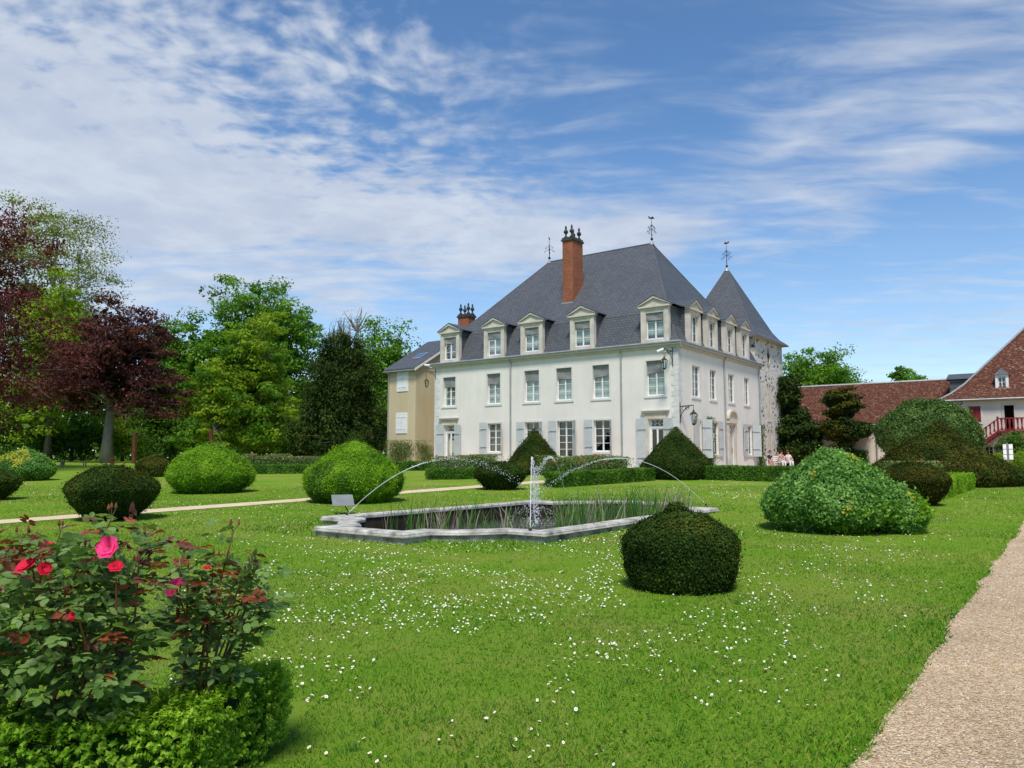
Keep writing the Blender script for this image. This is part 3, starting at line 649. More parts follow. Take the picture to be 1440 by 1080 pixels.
def blind_mesh(Fr, u0, u1, ztop, drop, n, seed):
    rg = random.Random(seed); mb = MB(); K, M = 7, 5; sl = rg.choice([-.16, -.05, .0, .05, .16]) * .8; ph = rg.random() * 6; G = []
    for j in range(M + 1):
        for i in range(K + 1):
            f, q = i / K, j / M; u = u0 + .01 + (u1 - u0 - .02) * f; z = ztop - (drop + sl * (f - .5)) * q
            G.append(Fr(u, z, n + .035 * q * math.sin(ph + 5 * f + 3 * q) - .02 * q))
    for j in range(M):
        for i in range(K): a = j * (K + 1) + i; mb.poly([G[a], G[a + 1], G[a + K + 2], G[a + K + 1]], 'blind_fabric')
    return mb
WSEED = [0]
def window(Fr, u0, u1, z0, z1, parent, cols=2, rows=4, blind=0., curtain=True, surround=.13, sill=True, n=-.2, panel=0., direct=False, name='window', smat='stone_pale', lintel_extra=0., mat='white_paint', mid=.09):
    WSEED[0] += 1
    mb, panes = casement(Fr, u0 + .004, u1 - .004, z0 + .004, z1 - .004, n, cols, rows, panel=panel, mat=mat, mid=mid); w = part(name, mb, parent); tgt = parent if direct else w
    for (a, b, c, d) in panes: part('pane', MB().poly([Fr(a - .004, c - .004, n - .025), Fr(b + .004, c - .004, n - .025), Fr(b + .004, d + .004, n - .025), Fr(a - .004, d + .004, n - .025)], 'glass'), tgt)
    if surround:
        s = surround; mb = MB(); o = .028
        mb.box(Fr, u0 - s, u0, .002, o, z0, z1, smat); mb.box(Fr, u1, u1 + s, .002, o, z0, z1, smat); mb.box(Fr, u0 - s, u1 + s, .002, o, z1, z1 + s + lintel_extra, smat); part('surround', mb, tgt)
        if sill: part('sill', MB().box(Fr, u0 - s - .02, u1 + s + .02, -.18, .05, z0 - .13, z0 - .001, smat), tgt)
    if blind: part('blind', blind_mesh(Fr, u0 + .01, u1 - .01, z1 - .01, blind * (z1 - z0), n + .09, WSEED[0]), tgt)
    if curtain:
        mb = MB(); K = 10; zc0, zc1 = z0 + .02 + panel, z1 - .02
        for i in range(K):
            f0, f1 = i / K, (i + 1) / K; mb.poly([Fr(u0 + (u1 - u0) * f0, zc0, n - .14 - .02 * (i % 2)), Fr(u0 + (u1 - u0) * f1, zc0, n - .14 - .02 * ((i + 1) % 2)), Fr(u0 + (u1 - u0) * f1, zc1, n - .14 - .02 * ((i + 1) % 2)), Fr(u0 + (u1 - u0) * f0, zc1, n - .14 - .02 * (i % 2))], 'curtain')
        part('curtain', mb, tgt)
    return w
def shutter(Fr, hinge, width, z0, z1, direction, ang, parent, mat='shutter_paint'):
    ca, sa = math.cos(R(ang)), math.sin(R(ang))
    def L(x, z, y=0.): return Fr(hinge + direction * (x * ca - y * sa), z, .045 + x * sa + y * ca)
    mb = MB(); k = 4
    for i in range(k): mb.box(L, width * i / k + .003, width * (i + 1) / k - .003, 0, .032, z0, z1, mat)
    for zz in (z0 + .22 * (z1 - z0), z0 + .78 * (z1 - z0)):
        mb.box(L, .02, width - .02, .0325, .052, zz - .05, zz + .05, mat); mb.box(L, -.06, width * .8, .0525, .060, zz - .015, zz + .015, 'iron')
    return part('shutter', mb, parent)
def fanlight(Fr, u0, u1, z0, z1, n, parent, kind):
    """glazed panel above a door"""
    mb = MB(); w = .045; mat = 'white_paint'; mb.box(Fr, u0, u0 + w, n - .05, n, z0, z1, mat); mb.box(Fr, u1 - w, u1, n - .05, n, z0, z1, mat); mb.box(Fr, u0 + w, u1 - w, n - .05, n, z0, z0 + w, mat); mb.box(Fr, u0 + w, u1 - w, n - .05, n, z1 - w, z1, mat)
    uc = (u0 + u1) / 2; r = (u1 - u0) * .21
    if kind == 'fan':
        mb.tube([Fr(uc + r * math.cos(t), z0 + w + r * math.sin(t) * 1.1, n - .02) for t in np.linspace(0, math.pi, 9)], .018, mat, 4)
        for t in (30, 62, 118, 150): c, s = math.cos(R(t)), math.sin(R(t)); k = min((u1 - u0) * .46 / max(abs(c), .01), (z1 - z0 - .05) / s); mb.tube([Fr(uc + r * c, z0 + w + r * 1.1 * s, n - .02), Fr(uc + k * c, z0 + w + (k - .04) * s, n - .02)], .016, mat, 4)
    else:
        for (x0, y0, x1, y1) in ((0, 0, .5, 1), (.5, 1, 1, 0), (0, 1, .5, 0), (.5, 0, 1, 1), (0, .5, 1, .5)): mb.tube([Fr(u0 + (u1 - u0) * x0, z0 + (z1 - z0) * y0, n - .02), Fr(u0 + (u1 - u0) * x1, z0 + (z1 - z0) * y1, n - .02)], .016, mat, 4)
    f = part('fanlight', mb, parent)
    part('pane', MB().poly([Fr(u0 + .03, z0 + .03, n - .03), Fr(u1 - .03, z0 + .03, n - .03), Fr(u1 - .03, z1 - .03, n - .03), Fr(u0 + .03, z1 - .03, n - .03)], 'glass'), f); return f

# ------------------------------------------------------------------ chateau
LA, LB, EAVE, BASE = 19.8, 14.65, 8.62, .2
C0 = AB(CA, CB)
FA = frame(C0, A2, -B2); FB = frame(C0, B2, -A2)
chat = thing('chateau', 'white walled chateau with steep slate hip roof, pedimented dormers and grey shutters', 'chateau', gnd(C0))
UA = [(17.74, 18.97), (13.56, 14.76), (10.22, 11.45), (7.59, 8.82), (4.76, 5.99), (.91, 2.14)]
GA = [(17.81, 18.85, .85, 3.98, 'door'), (13.5, 14.7, 1.95, 4., 'win'), (10.22, 11.43, 1.95, 4.0, 'win'), (7.55, 8.77, .85, 4., 'french'), (4.74, 5.96, 1.95, 3.98, 'win'), (1.03, 2.06, .85, 3.95, 'door')]
UB = [(2.04, 3.2), (4.9, 5.95), (8.2, 9.26), (11.3, 12.28)]
GB = [(2.15, 3.3, .9, 3.88, 'french'), (5.1, 6.1, 1.74, 3.88, 'win'), (8.0, 8.95, .95, 3.8, 'bdoor'), (11.66, 12.6, 1.74, 3.86, 'win')]
def build_chateau():
    mb = MB(); wall(mb, FA, 0, LA, BASE, EAVE - .05, [(a, b, 5.38, 7.56) for a, b in UA] + [g[:4] for g in GA], 'plaster_white', .3)
    wall(mb, FB, 0, LB, BASE, EAVE - .05, [(a, b, 5.38, 7.35) for a, b in UB] + [g[:4] for g in GB], 'plaster_white', .3)
    mb.poly([FA(LA, BASE), FA(LA, BASE, -LB), FA(LA, EAVE - .05, -LB), FA(LA, EAVE - .05)], 'plaster_white'); mb.poly([FB(LB, BASE), FB(LB, BASE, -LA), FB(LB, EAVE - .05, -LA), FB(LB, EAVE - .05)], 'plaster_white')
    part('wall', mb, chat)
    mb = MB(); mb.box(FA, .4, LA - .4, -LB + .4, -.4, 4.5, 4.7, 'room_dark'); mb.box(FA, .4, LA - .4, -LB + .4, -.4, .7, .84, 'room_dark'); mb.box(FA, .4, LA - .4, -LB + .4, -.4, 8.2, 8.35, 'room_dark')
    mb.box(FA, 4.2, LA - .4, -4.2, -4., .85, 8.2, 'room_dark'); mb.box(FB, 4.2, LB - .4, -4.2, -4.0, .85, 8.2, 'room_dark'); part('interior', mb, chat)
    for a, b in UA: window(FA, a, b, 5.38, 7.56, chat, rows=4, blind=.34)
    for i, (a, b) in enumerate(UB): window(FB, a, b, 5.38, 7.35, chat, rows=4, blind=0, curtain=i < 1, n=-.09)
    def door(Fr, a, b, z0, z1, kind, par, rows=1):
        zt = z1 - .52
        mbd, panes = casement(Fr, a + .09, b - .09, z0, zt - .06, -.22, 2, rows, panel=.75, mid=.1); d = part('door', mbd, par)
        for (p, q, r, s) in panes: part('pane', MB().poly([Fr(p, r, -.245), Fr(q, r, -.245), Fr(q, s, -.245), Fr(p, s, -.245)], 'glass'), d)
        part('handle', MB().tube([Fr((a + b) / 2 + .02, 1.85, -.2), Fr((a + b) / 2 + .02, 1.85, -.15), Fr((a + b) / 2 + .12, 1.85, -.15)], .012, 'iron', 5), d)
        m2 = MB(); m2.box(Fr, a, a + .088, -.27, -.2, z0, z1, 'white_paint'); m2.box(Fr, b - .088, b, -.27, -.2, z0, z1, 'white_paint'); m2.box(Fr, a + .09, b - .09, -.27, -.195, zt - .055, zt + .02, 'white_paint'); part('door_frame', m2, d)
        f = fanlight(Fr, a + .09, b - .09, zt + .022, z1 - .01, -.21, par, kind)
        m3 = MB(); s = .2
        m3.box(Fr, a - s, a, .002, .05, z0, z1, 'stone_warm'); m3.box(Fr, b, b + s, .002, .05, z0, z1, 'stone_warm'); m3.box(Fr, a - s, b + s, .002, .052, z1, z1 + .38, 'stone_warm'); m3.box(Fr, a - s - .18, b + s + .18, .002, .16, z1 + .382, z1 + .47, 'stone_warm'); m3.box(Fr, a - s - .22, b + s + .22, .002, .2, z1 + .472, z1 + .53, 'stone_trim'); part('door_surround', m3, d)
    for g in GA:
        a, b, z0, z1, k = g
        if k == 'door': door(FA, a, b, z0, z1, 'fan' if a < 5 else 'x', chat)
        elif k == 'french': window(FA, a, b, z0, z1, chat, rows=5, panel=.75, curtain=False, sill=False, name='french_window')
        else: window(FA, a, b, z0, z1, chat, rows=4, curtain=False)
    for a, b, z0, z1, k in GB:
        if k == 'french': window(FB, a, b, z0, z1, chat, rows=3, panel=.6, curtain=False, sill=False, name='french_window', smat='stone_warm', n=-.09)
        elif k == 'win': window(FB, a, b, z0, z1, chat, rows=3, curtain=False, smat='stone_warm', n=-.09)
        else:
            d = MB(); zt = 3.15
            d.box(FB, a + .03, b - .03, -.14, -.09, z0, zt, 'door_paint')
            for (p, q, r, s) in ((.12, .44, .2, .85), (.55, .87, .2, .85), (.12, .44, 1.0, 1.95), (.55, .87, 1.0, 1.95)): d.box(FB, a + p * (b - a) , a + q * (b - a), -.088, -.065, z0 + r, z0 + s, 'door_paint')
            dd = part('door', d, chat); part('handle', MB().tube([FB(b - .2, z0 + 1.0, -.09), FB(b - .2, z0 + 1.0, -.03), FB(b - .2, z0 + 1.3, -.03), FB(b - .2, z0 + 1.3, -.09)], .015, 'iron', 5), dd)
            fanlight(FB, a + .03, b - .03, zt + .03, z1 - .01, -.09, chat, 'x')
            m = MB(); m.box(FB, a - .26, a, .002, .12, z0 - .3, z1 + .12, 'stone_warm'); m.box(FB, b, b + .26, .002, .12, z0 - .3, z1 + .12, 'stone_warm'); m.box(FB, a, b, .002, .1, z1, z1 + .12, 'stone_warm'); m.box(FB, a - .34, b + .34, .002, .2, z1 + .122, z1 + .42, 'stone_warm')
            uc = (a + b) / 2; rr = (b - a) / 2 + .42; arc = [(uc + rr * math.cos(t), z1 + .425 + rr * .72 * math.sin(t)) for t in np.linspace(0, math.pi, 13)]; arc2 = [(uc + (rr - .17) * math.cos(t), z1 + .425 + (rr - .2) * .72 * math.sin(t)) for t in np.linspace(0, math.pi, 13)]
            for i in range(12): m.hexa([FB(*arc2[i], .003), FB(*arc2[i + 1], .003), FB(*arc[i + 1], .003), FB(*arc[i], .003), FB(*arc2[i], .24), FB(*arc2[i + 1], .24), FB(*arc[i + 1], .24), FB(*arc[i], .24)], 'stone_warm')
            m.prism([FB(*p, .003) for p in arc2], [FB(*p, .10) for p in arc2], 'stone_warm'); part('door_surround', m, dd)
            part('step', MB().box(FB, a - .4, b + .4, .0, .5, z0 - .5, z0 - .02, 'stone_trim'), dd)
    # shutters: on A hinged left ones lie back on the wall, right ones stand half open
    for (u, w, z0, z1, dr, an) in [(18.87, .72, .85, 4.0, 1, 4), (17.78, .66, .85, 3.98, -1, 6), (14.78, .6, 1.8, 4.07, 1, 5), (13.42, .58, 1.8, 4.05, -1, 52), (11.5, .58, 1.8, 4.03, 1, 5), (10.15, .58, 1.8, 4., -1, 38), (8.85, .58, .85, 4.03, 1, 5), (7.48, .58, .85, 4.02, -1, 40), (6.05, .58, 1.75, 4.03, 1, 5), (4.66, .58, 1.75, 4.0, -1, 55), (2.24, .62, .85, 3.98, 1, 4), (.98, .6, .85, 3.97, -1, 5)]: shutter(FA, u, w, z0, z1, dr, an, chat)
    for (u, w, z0, z1, dr, an) in [(2.08, .55, .9, 3.9, -1, 60), (3.4, .62, 1.55, 4.0, 1, 62), (6.2, .6, 1.65, 3.96, 1, 4), (5.0, .5, 1.65, 3.96, -1, 6), (11.58, .85, 1.63, 3.96, -1, 3), (12.68, .66, 1.65, 3.94, 1, 45)]: shutter(FB, u, w, z0, z1, dr, an, chat)
    # quoins at the near corner and the far left corner
    for i in range(25):
        z = .5 + i * .32; l1, l2 = (.46, .3) if i % 2 else (.3, .46); b = MB(); b.box(FA, -.018, l1, .002, .02, z, z + .312, 'stone_grey'); b.box(FB, -.0195, l2, .002, .018, z, z + .312, 'stone_grey'); part('quoin', b, chat)
        part('quoin', MB().box(FA, LA - l1, LA + .016, .002, .02, z, z + .312, 'stone_grey'), chat)
    # cornice and gutter
    mb = MB(); mb.box(FA, -.28, LA + .28, .002, .14, 8.28, 8.44, 'cornice_paint'); mb.box(FA, -.3, LA + .3, .002, .30, 8.442, 8.6, 'cornice_paint'); mb.box(FB, .0, LB + .28, .0025, .138, 8.281, 8.439, 'cornice_paint'); mb.box(FB, -.2995, LB + .3, .0025, .298, 8.443, 8.599, 'cornice_paint'); part('cornice', mb, chat)
    part('gutter', MB().tube([FA(LA + .3, 8.6, .3), FA(-.3, 8.6, .3)], .075, 'zinc', 8), chat); part('gutter', MB().tube([FB(-.3, 8.6, .3), FB(LB + .3, 8.6, .3)], .075, 'zinc', 8), chat)
    for Fr, u in ((FA, 12.6), (FA, 3.86), (FB, 7.36), (FB, 14.42)): part('downpipe', MB().tube([Fr(u, 8.55, .28), Fr(u, 8.3, .18), Fr(u, 8.1, .09), Fr(u, .5, .09)], .055, 'zinc', 8), chat)
    # roof
    def ring(i, z, ie=None): e = i if ie is None else ie; return [FA(e, z, -i), FA(LA - e, z, -i), FA(LA - e, z, -(LB - i)), FA(e, z, -(LB - i))]
    r0, r1 = ring(.03, 8.62), ring(1.02, 10.78); rA, rB = FA(5.15, 17.25, -LB / 2), FA(14.2, 17.25, -LB / 2); mb = MB()
    for i in range(4): mb.poly([r0[i], r0[(i + 1) % 4], r1[(i + 1) % 4], r1[i]], 'slate')
    mb.poly([r1[0], r1[1], rB, rA], 'slate'); mb.poly([r1[1], r1[2], rB], 'slate'); mb.poly([r1[2], r1[3], rA, rB], 'slate'); mb.poly([r1[3], r1[0], rA], 'slate'); roof = part('roof', mb, chat)
    mb = MB()
    for i in range(4): mb.tube([r1[i], r1[(i + 1) % 4]], .04, 'lead', 5); mb.tube([r0[i], r1[i]], .03, 'lead', 5)
    for p, q in ((r1[0], rA), (r1[3], rA), (r1[1], rB), (r1[2], rB)): mb.tube([p, q], .04, 'lead', 5)
    mb.tube([rA, rB], .06, 'lead', 6); part('ridge_flashing', mb, roof)
    for p in ((rA, 0.), (rB, 1.)): weathervane(p[0], 2.0, roof, p[1])
    
    # dormers
    def dormer(Fr, uc, w, ow, inset, depth, blind):
        z0, zt, zo0, zo1 = 8.70, 10.88, 8.88, 10.56; u0, u1 = uc - w / 2, uc + w / 2; o0, o1 = uc - ow / 2, uc + ow / 2; n = -inset
        G = lambda u, z, q=0.: Fr(u, z, n + q); mb = MB(); sm = 'stone_trim'
        mb.box(G, u0, o0, -.28, 0, z0, zt, sm); mb.box(G, o1, u1, -.28, 0, z0, zt, sm); mb.box(G, o0, o1, -.28, 0, zo1, zt, sm); mb.box(G, u0 - .05, u1 + .05, -.28, .07, z0 - .16, z0 - .001, sm); mb.box(G, o0, o1, -.28, .02, z0, zo0, sm)
        mb.box(G, u0 - .0, o0 - .08, .001, .035, z0, zt - .12, sm); mb.box(G, o1 + .08, u1, .001, .035, z0, zt - .12, sm)
        d = part('dormer', mb, chat)
        m = MB(); e = .2; za, zr = zt + .002, 11.58; m.box(G, u0 - .12, u1 + .12, -.2, .14, za, za + .1, sm)
        for sg in (-1, 1):
            p = [(uc + sg * (w / 2 + e), za + .1), (uc + sg * (w / 2 + e), za + .2), (uc, zr + .02), (uc, zr - .11)]; m.prism([G(*q, -.2) for q in p], [G(*q, .16) for q in p], sm)
        tri = [(u0 - .1, za + .102), (u1 + .1, za + .102), (uc, zr - .13)]; m.prism([G(*q, -.1) for q in tri], [G(*q, .05) for q in tri], sm); part('pediment', m, d)
        m = MB()
        for sg in (-1, 1):
            p = [(uc + sg * (w / 2 + e + .02), za + .15), (uc + sg * (w / 2 + e + .02), za + .205), (uc, zr + .075), (uc, zr + .021)]; m.prism([G(*q, .18) for q in p], [G(*q, -depth) for q in p], 'slate')
        part('dormer_roof', m, d)
        for sg, uu in ((-1, u0 + .04), (1, u1 - .04)): part('cheek', MB().box(G, uu - .03, uu + .03, -depth + .3, -.281, z0, zt + .1, 'slate'), d)
        window(G, o0, o1, zo0, zo1, d, rows=3, blind=blind, surround=0, direct=True, name='casement', n=-.16); return d
    for uc, w in ((18.32, 1.85), (14.12, 1.82), (10.83, 1.84), (6.75, 1.84), (1.5, 1.88)): dormer(FA, uc, w, 1.2, -.02, 2.45, .28)
    for uc in (2.62, 5.46, 8.72, 11.6): dormer(FB, uc, 1.8, 1.1, -.02, 1.95, 0)
    # chimney on the front slope
    def chimney(u0, u1, t0, t1, z0, z1):
        mb = MB(); mb.box(FA, u0, u1, -t1, -t0, z0, z1, 'brick'); c = part('chimney', mb, chat); part('flashing', MB().box(FA, u0 - .05, u1 + .05, -t0 - .05, -t0 + .12, z0 + 1.0 if z1 > 15 else z0, (z0 + 1.1) if z1 > 15 else z0 + .05, 'zinc'), c)
        m = MB(); m.box(FA, u0 - .08, u1 + .08, -t1 - .08, -t0 + .08, z1, z1 + .12, 'finial_stone'); m.box(FA, u0 - .03, u1 + .03, -t1 - .03, -t0 + .03, z1 + .121, z1 + .25, 'finial_stone'); part('chimney_cap', m, c)
        for du in (.18, u1 - u0 - .18):
            for dt in (.2, t1 - t0 - .2): part('chimney_finial', MB().lathe(FA(u0 + du, z1 + .251, -(t0 + dt)), [(.15, 0), (.15, .1), (.07, .16), (.06, .3), (.15, .38), (.17, .5), (.11, .6), (.05, .66), (.08, .72), (.07, .84), (.02, .95)], 'finial_stone', 8), c, True)
    chimney(9.22, 10.08, 2.85, 4.25, 11.55, 17.2)
def weathervane(p, h, parent, turn=0.):
    p = np.array(p, float); mb = MB(); k = h / 2.0
    mb.lathe(p + [0, 0, -.12], [(.2 * k, 0), (.12 * k, .2), (.05, .34)], 'zinc', 8); mb.lathe(p + [0, 0, .2], [(.03, 0), (.1, .08), (.1, .16), (.03, .24)], 'iron', 8)
    mb.tube([p, p + [0, 0, h]], [.035, .014], 'iron', 6); mb.lathe(p + [0, 0, .62 * k], [(.02, 0), (.06, .05), (.02, .1)], 'iron', 6)
    for zc, r in ((.95 * k, .38 * k), (1.25 * k, .30 * k)):
        for a in range(4):
            t = turn + a * math.pi / 2 + .4; d = np.array([math.cos(t), math.sin(t), 0])
            pts = [p + [0, 0, zc]] + [p + d * r * f + np.array([0, 0, zc + .14 * k * math.sin(f * 5.5)]) for f in (.3, .6, .85, 1.)]; pts.append(p + d * r * .82 + np.array([0, 0, zc + .02])); mb.tube(pts, .014, 'iron', 4); mb.lathe(p + d * r + np.array([0, 0, zc - .12 * k]), [(.01, -.035), (.035, 0), (.01, .035)], 'iron', 5)
    v = part('weathervane', mb, parent); d = np.array([math.cos(turn + .3), math.sin(turn + .3), 0]); z = np.array([0, 0, 1.]); q = p + z * (h - .12)
    part('vane', MB().prism([q + d * .26, q + d * .08 + z * .16, q - d * .06 + z * .05, q - d * .28 + z * .16, q - d * .22 - z * .03, q - d * .03 - z * .05], [x + np.cross(d, z) * .015 for x in [q + d * .26, q + d * .08 + z * .16, q - d * .06 + z * .05, q - d * .28 + z * .16, q - d * .22 - z * .03, q - d * .03 - z * .05]], 'iron'), parent if parent.parent is None else parent)
build_chateau()

# stone tower at the far end of the side wall
def build_tower():
    u0, u1, s0, s1, zt = 14.95, 21.5, .35, 6.9, 10.95; O = FB(0, 0); uc = (u0 + u1) / 2; sc = (s0 + s1) / 2
    tw = thing('stone_tower', 'square rubble stone tower with pointed slate roof joined to the chateau', 'tower', gnd(FB(uc, 0, -sc)))
    G = lambda u, z, n=0.: FB(u, z, n - s0); ovl = (17.55, 18.3, 9.1, 10.25); tws = [(17.36, 17.72, 4.5, 7.35), (17.95, 18.31, 4.5, 7.35), (17.3, 17.66, 1.8, 3.75), (17.92, 18.28, 1.8, 3.75)]
    mb = MB(); wall(mb, G, u0, u1, .3, zt, tws, 'rubble_stone', .35, 'stone_trim'); FT = lambda u, z, n=0.: FB(u1 - 0 * u, z, -u - s0)
    mb.poly([FB(u0, .3, -s0), FB(u0, .3, -s1), FB(u0, zt, -s1), FB(u0, zt, -s0)], 'rubble_stone'); mb.poly([FB(u1, .3, -s0), FB(u1, .3, -s1), FB(u1, zt, -s1), FB(u1, zt, -s0)], 'rubble_stone'); mb.poly([FB(u0, .3, -s1), FB(u1, .3, -s1), FB(u1, zt, -s1), FB(u0, zt, -s1)], 'rubble_stone'); part('wall', mb, tw)
    for i in range(33):
        z = .4 + i * .318
        l = .5 if i % 2 else .3; part('quoin', MB().box(G, u1 - l, u1 + .015, .003, .03, z, z + .31, 'stone_trim'), tw)
    for (a, b, c, d) in tws:
        m = MB(); m.box(G, a - .13, a, .004, .03, c - .12, d + .14, 'stone_trim'); m.box(G, b, b + .13, .004, .031, c - .12, d + .14, 'stone_trim'); m.box(G, a, b, .004, .03, d, d + .14, 'stone_trim'); m.box(G, a, b, -.2, .05, c - .12, c, 'stone_trim'); w = part('lancet_window', m, tw)
        m2, panes = casement(G, a, b, c, d, -.22, 1, 4 if d > 5 else 3, .035, .025, mat='stone_grey'); part('casement', m2, w)
        for (p, q, r, s) in panes: part('pane', MB().poly([G(p, r, -.245), G(q, r, -.245), G(q, s, -.245), G(p, s, -.245)], 'glass'), w)
        part('backing', MB().poly([G(a, c, -.34), G(b, c, -.34), G(b, d, -.34), G(a, d, -.34)], 'room_dark'), w)
    cu, cz = 17.93, 9.67; ell = lambda r, t: (cu + r * .62 * math.cos(t), cz + r * .95 * math.sin(t)); m = MB()
    for i in range(20):
        t0, t1 = 2 * math.pi * i / 20, 2 * math.pi * (i + 1) / 20; m.hexa([G(*ell(.62, t0), .004), G(*ell(.62, t1), .004), G(*ell(.9, t1), .004), G(*ell(.9, t0), .004), G(*ell(.66, t0), .07), G(*ell(.66, t1), .07), G(*ell(.88, t1), .05), G(*ell(.88, t0), .05)], 'stone_trim')
    ov = part('oval_window', m, tw); m = MB()
    pts = []
    for i in range(24): t = 2 * math.pi * i / 24; r = .36 * (1 + .35 * math.cos(4 * t)); pts.append(G(cu + r * .75 * math.cos(t), cz + r * 1.35 * math.sin(t), .03))
    m.poly(pts, 'room_dark'); m2 = MB(); m2.poly([G(*ell(.63, 2 * math.pi * i / 24), .018) for i in range(24)], 'stone_trim'); part('tracery_panel', m2, ov); part('quatrefoil', m, ov)
    prof = [(3.78, 10.82), (3.72, 10.9), (3.15, 11.35), (2.72, 11.95), (2.4, 12.6), (.05, 17.3)]; mb = MB(); FT2 = lambda x, y, z: FB(uc + x, z, -(sc + y)); rings = [[FT2(-r, -r, z), FT2(r, -r, z), FT2(r, r, z), FT2(-r, r, z)] for r, z in prof]
    for j in range(len(rings) - 1):
        for i in range(4): mb.poly([rings[j][i], rings[j][(i + 1) % 4], rings[j + 1][(i + 1) % 4], rings[j + 1][i]], 'slate')
    mb.poly(rings[0], 'cornice_paint'); rf = part('roof', mb, tw); m = MB()
    for i in range(4): m.tube([r[i] for r in rings[1:]], .03, 'lead', 5)
    part('hip_flashing', m, rf); weathervane(FT2(0, 0, 17.2), 2.4, rf, 2.)
    part('tower_lamp', MB().lathe(G(18.75, 2.0, .3), [(.05, 0), (.1, .1), (.12, .35), (.04, .5)], 'iron', 6).tube([G(18.75, 2.5, .02), G(18.75, 2.6, .2), G(18.75, 2.5, .3)], .02, 'iron', 5), tw)
build_tower()

def build_annex():
    # ochre wing: front face parallel to the main front, set back and to the left
    t0, s0, s1, ze = 2.0, 23.72, 26.8, 8.86; FN = frame(AB(CA + s0, CB + t0), A2, -B2); FG = frame(AB(CA + s0, CB + t0), B2, -A2)
    an = thing('annex_wing', 'ochre rendered wing with slate roof, skylight and closed white shutters', 'building', gnd(AB(CA + s0, CB + t0)))
    W = s1 - s0; D = 10.; zr = 11.7; mb = MB(); mb.poly([FN(0, .3), FN(W, .3), FN(W, ze), FN(0, ze)], 'ochre_plaster')
    mb.poly([FG(0, .3), FG(D, .3), FG(D, ze), FG(D / 2, zr), FG(0, ze)], 'ochre_plaster'); mb.poly([FN(W, .3), FN(W, .3, -D), FN(W, ze, -D), FN(W, zr, -D / 2), FN(W, ze)], 'ochre_plaster'); part('wall', mb, an)
    G = lambda x, y, z: FN(x, z, -y); mb = MB(); k = (zr - ze) / (D / 2); e = .35
    up = [G(-.2, -e, ze - e * k + .06), G(W + .3, -e, ze - e * k + .06), G(W + .3, D / 2, zr + .06), G(-.2, D / 2, zr + .06)]; dn = [G(-.2, D + e, ze - e * k + .06), G(W + .3, D + e, ze - e * k + .06), G(W + .3, D / 2, zr + .06), G(-.2, D / 2, zr + .06)]
    mb.prism(up, [p + np.array([0, 0, .12]) for p in up], 'slate'); mb.prism(dn, [p + np.array([0, 0, .12]) for p in dn], 'slate'); rf = part('roof', mb, an)
    sk = [G(.75 + x, y, ze + y * k + .2) for x, y in ((0, 1.3), (.95, 1.3), (.95, 2.3), (0, 2.3))]; m = MB(); m.prism(sk, [p + np.array([0, 0, .07]) for p in sk], 'zinc'); s_ = part('skylight', m, rf); part('pane', MB().poly([G(.83 + x, y, ze + y * k + .276) for x, y in ((0, 1.38), (.79, 1.38), (.79, 2.22), (0, 2.22))], 'glass'), rf)
    part('fascia', MB().prism([FG(-e, ze - e * k - .1, .21), FG(-e, ze - e * k + .1, .21), FG(D / 2, zr + .1, .21), FG(D / 2, zr - .1, .21)], [FG(-e, ze - e * k - .1, .25), FG(-e, ze - e * k + .1, .25), FG(D / 2, zr + .1, .25), FG(D / 2, zr - .1, .25)], 'white_paint'), an)
    part('gutter', MB().tube([G(-.2, -e - .05, ze - .02 - e * k), G(W + .3, -e - .05, ze - .02 - e * k)], .06, 'zinc', 7), an); part('downpipe', MB().tube([G(W - .05, -e, ze - .2), G(W - .02, -.07, ze - .5), G(W - .02, -.07, .5)], .05, 'zinc', 7), an)
    for (a, b, c, d) in ((.95, 2.0, 7.1, 8.62), (1.0, 2.05, 3.66, 5.12)):
        m = MB(); m.box(FN, a - .13, a, .002, .03, c - .12, d + .12, 'white_paint'); m.box(FN, b, b + .13, .002, .03, c - .12, d + .12, 'white_paint'); m.box(FN, a, b, .002, .03, d, d + .12, 'white_paint'); m.box(FN, a, b, .002, .05, c - .12, c, 'white_paint'); w = part('window_surround', m, an)
        um = (a + b) / 2
        for (p, q) in ((a, um - .008), (um + .008, b)):
            s = MB(); s.box(FN, p + .01, q - .01, .005, .05, c + .01, d - .01, 'white_paint'); s.box(FN, p + .03, q - .03, .0505, .07, c + .2, c + .28, 'white_paint'); s.box(FN, p + .03, q - .03, .0505, .07, d - .28, d - .2, 'white_paint'); part('shutter', s, w)
    # brick chimney of the low range between wing and chateau
    mb = MB(); lo = MB(); FL = lambda x, y, z: FA(LA + x, z, -y); lo.box(FA, LA + .02, LA + 3.9, -11.5, -5.2, .4, 9.6, 'ochre_plaster'); part('link_wall', lo, an)
    m = MB(); rr = [FL(.02, 5.0, 9.62), FL(3.9, 5.0, 9.62), FL(3.9, 11.6, 9.62), FL(.02, 11.6, 9.62)]; r2 = [FL(.02, 8.2, 12.0), FL(3.9, 8.2, 12.0)]; m.poly([rr[0], rr[1], r2[1], r2[0]], 'slate'); m.poly([rr[2], rr[3], r2[0], r2[1]], 'slate'); m.poly([rr[1], rr[2], r2[1]], 'ochre_plaster'); part('link_roof', m, an)
    c = part('chimney', mb.box(FA, 21.62, 22.78, -7.0, -6.1, 9.7, 13.45, 'brick'), an); part('chimney_cap', MB().box(FA, 21.54, 22.86, -7.08, -6.02, 13.451, 13.6, 'finial_stone').box(FA, 21.6, 22.8, -7.02, -6.08, 13.601, 13.72, 'finial_stone'), c)
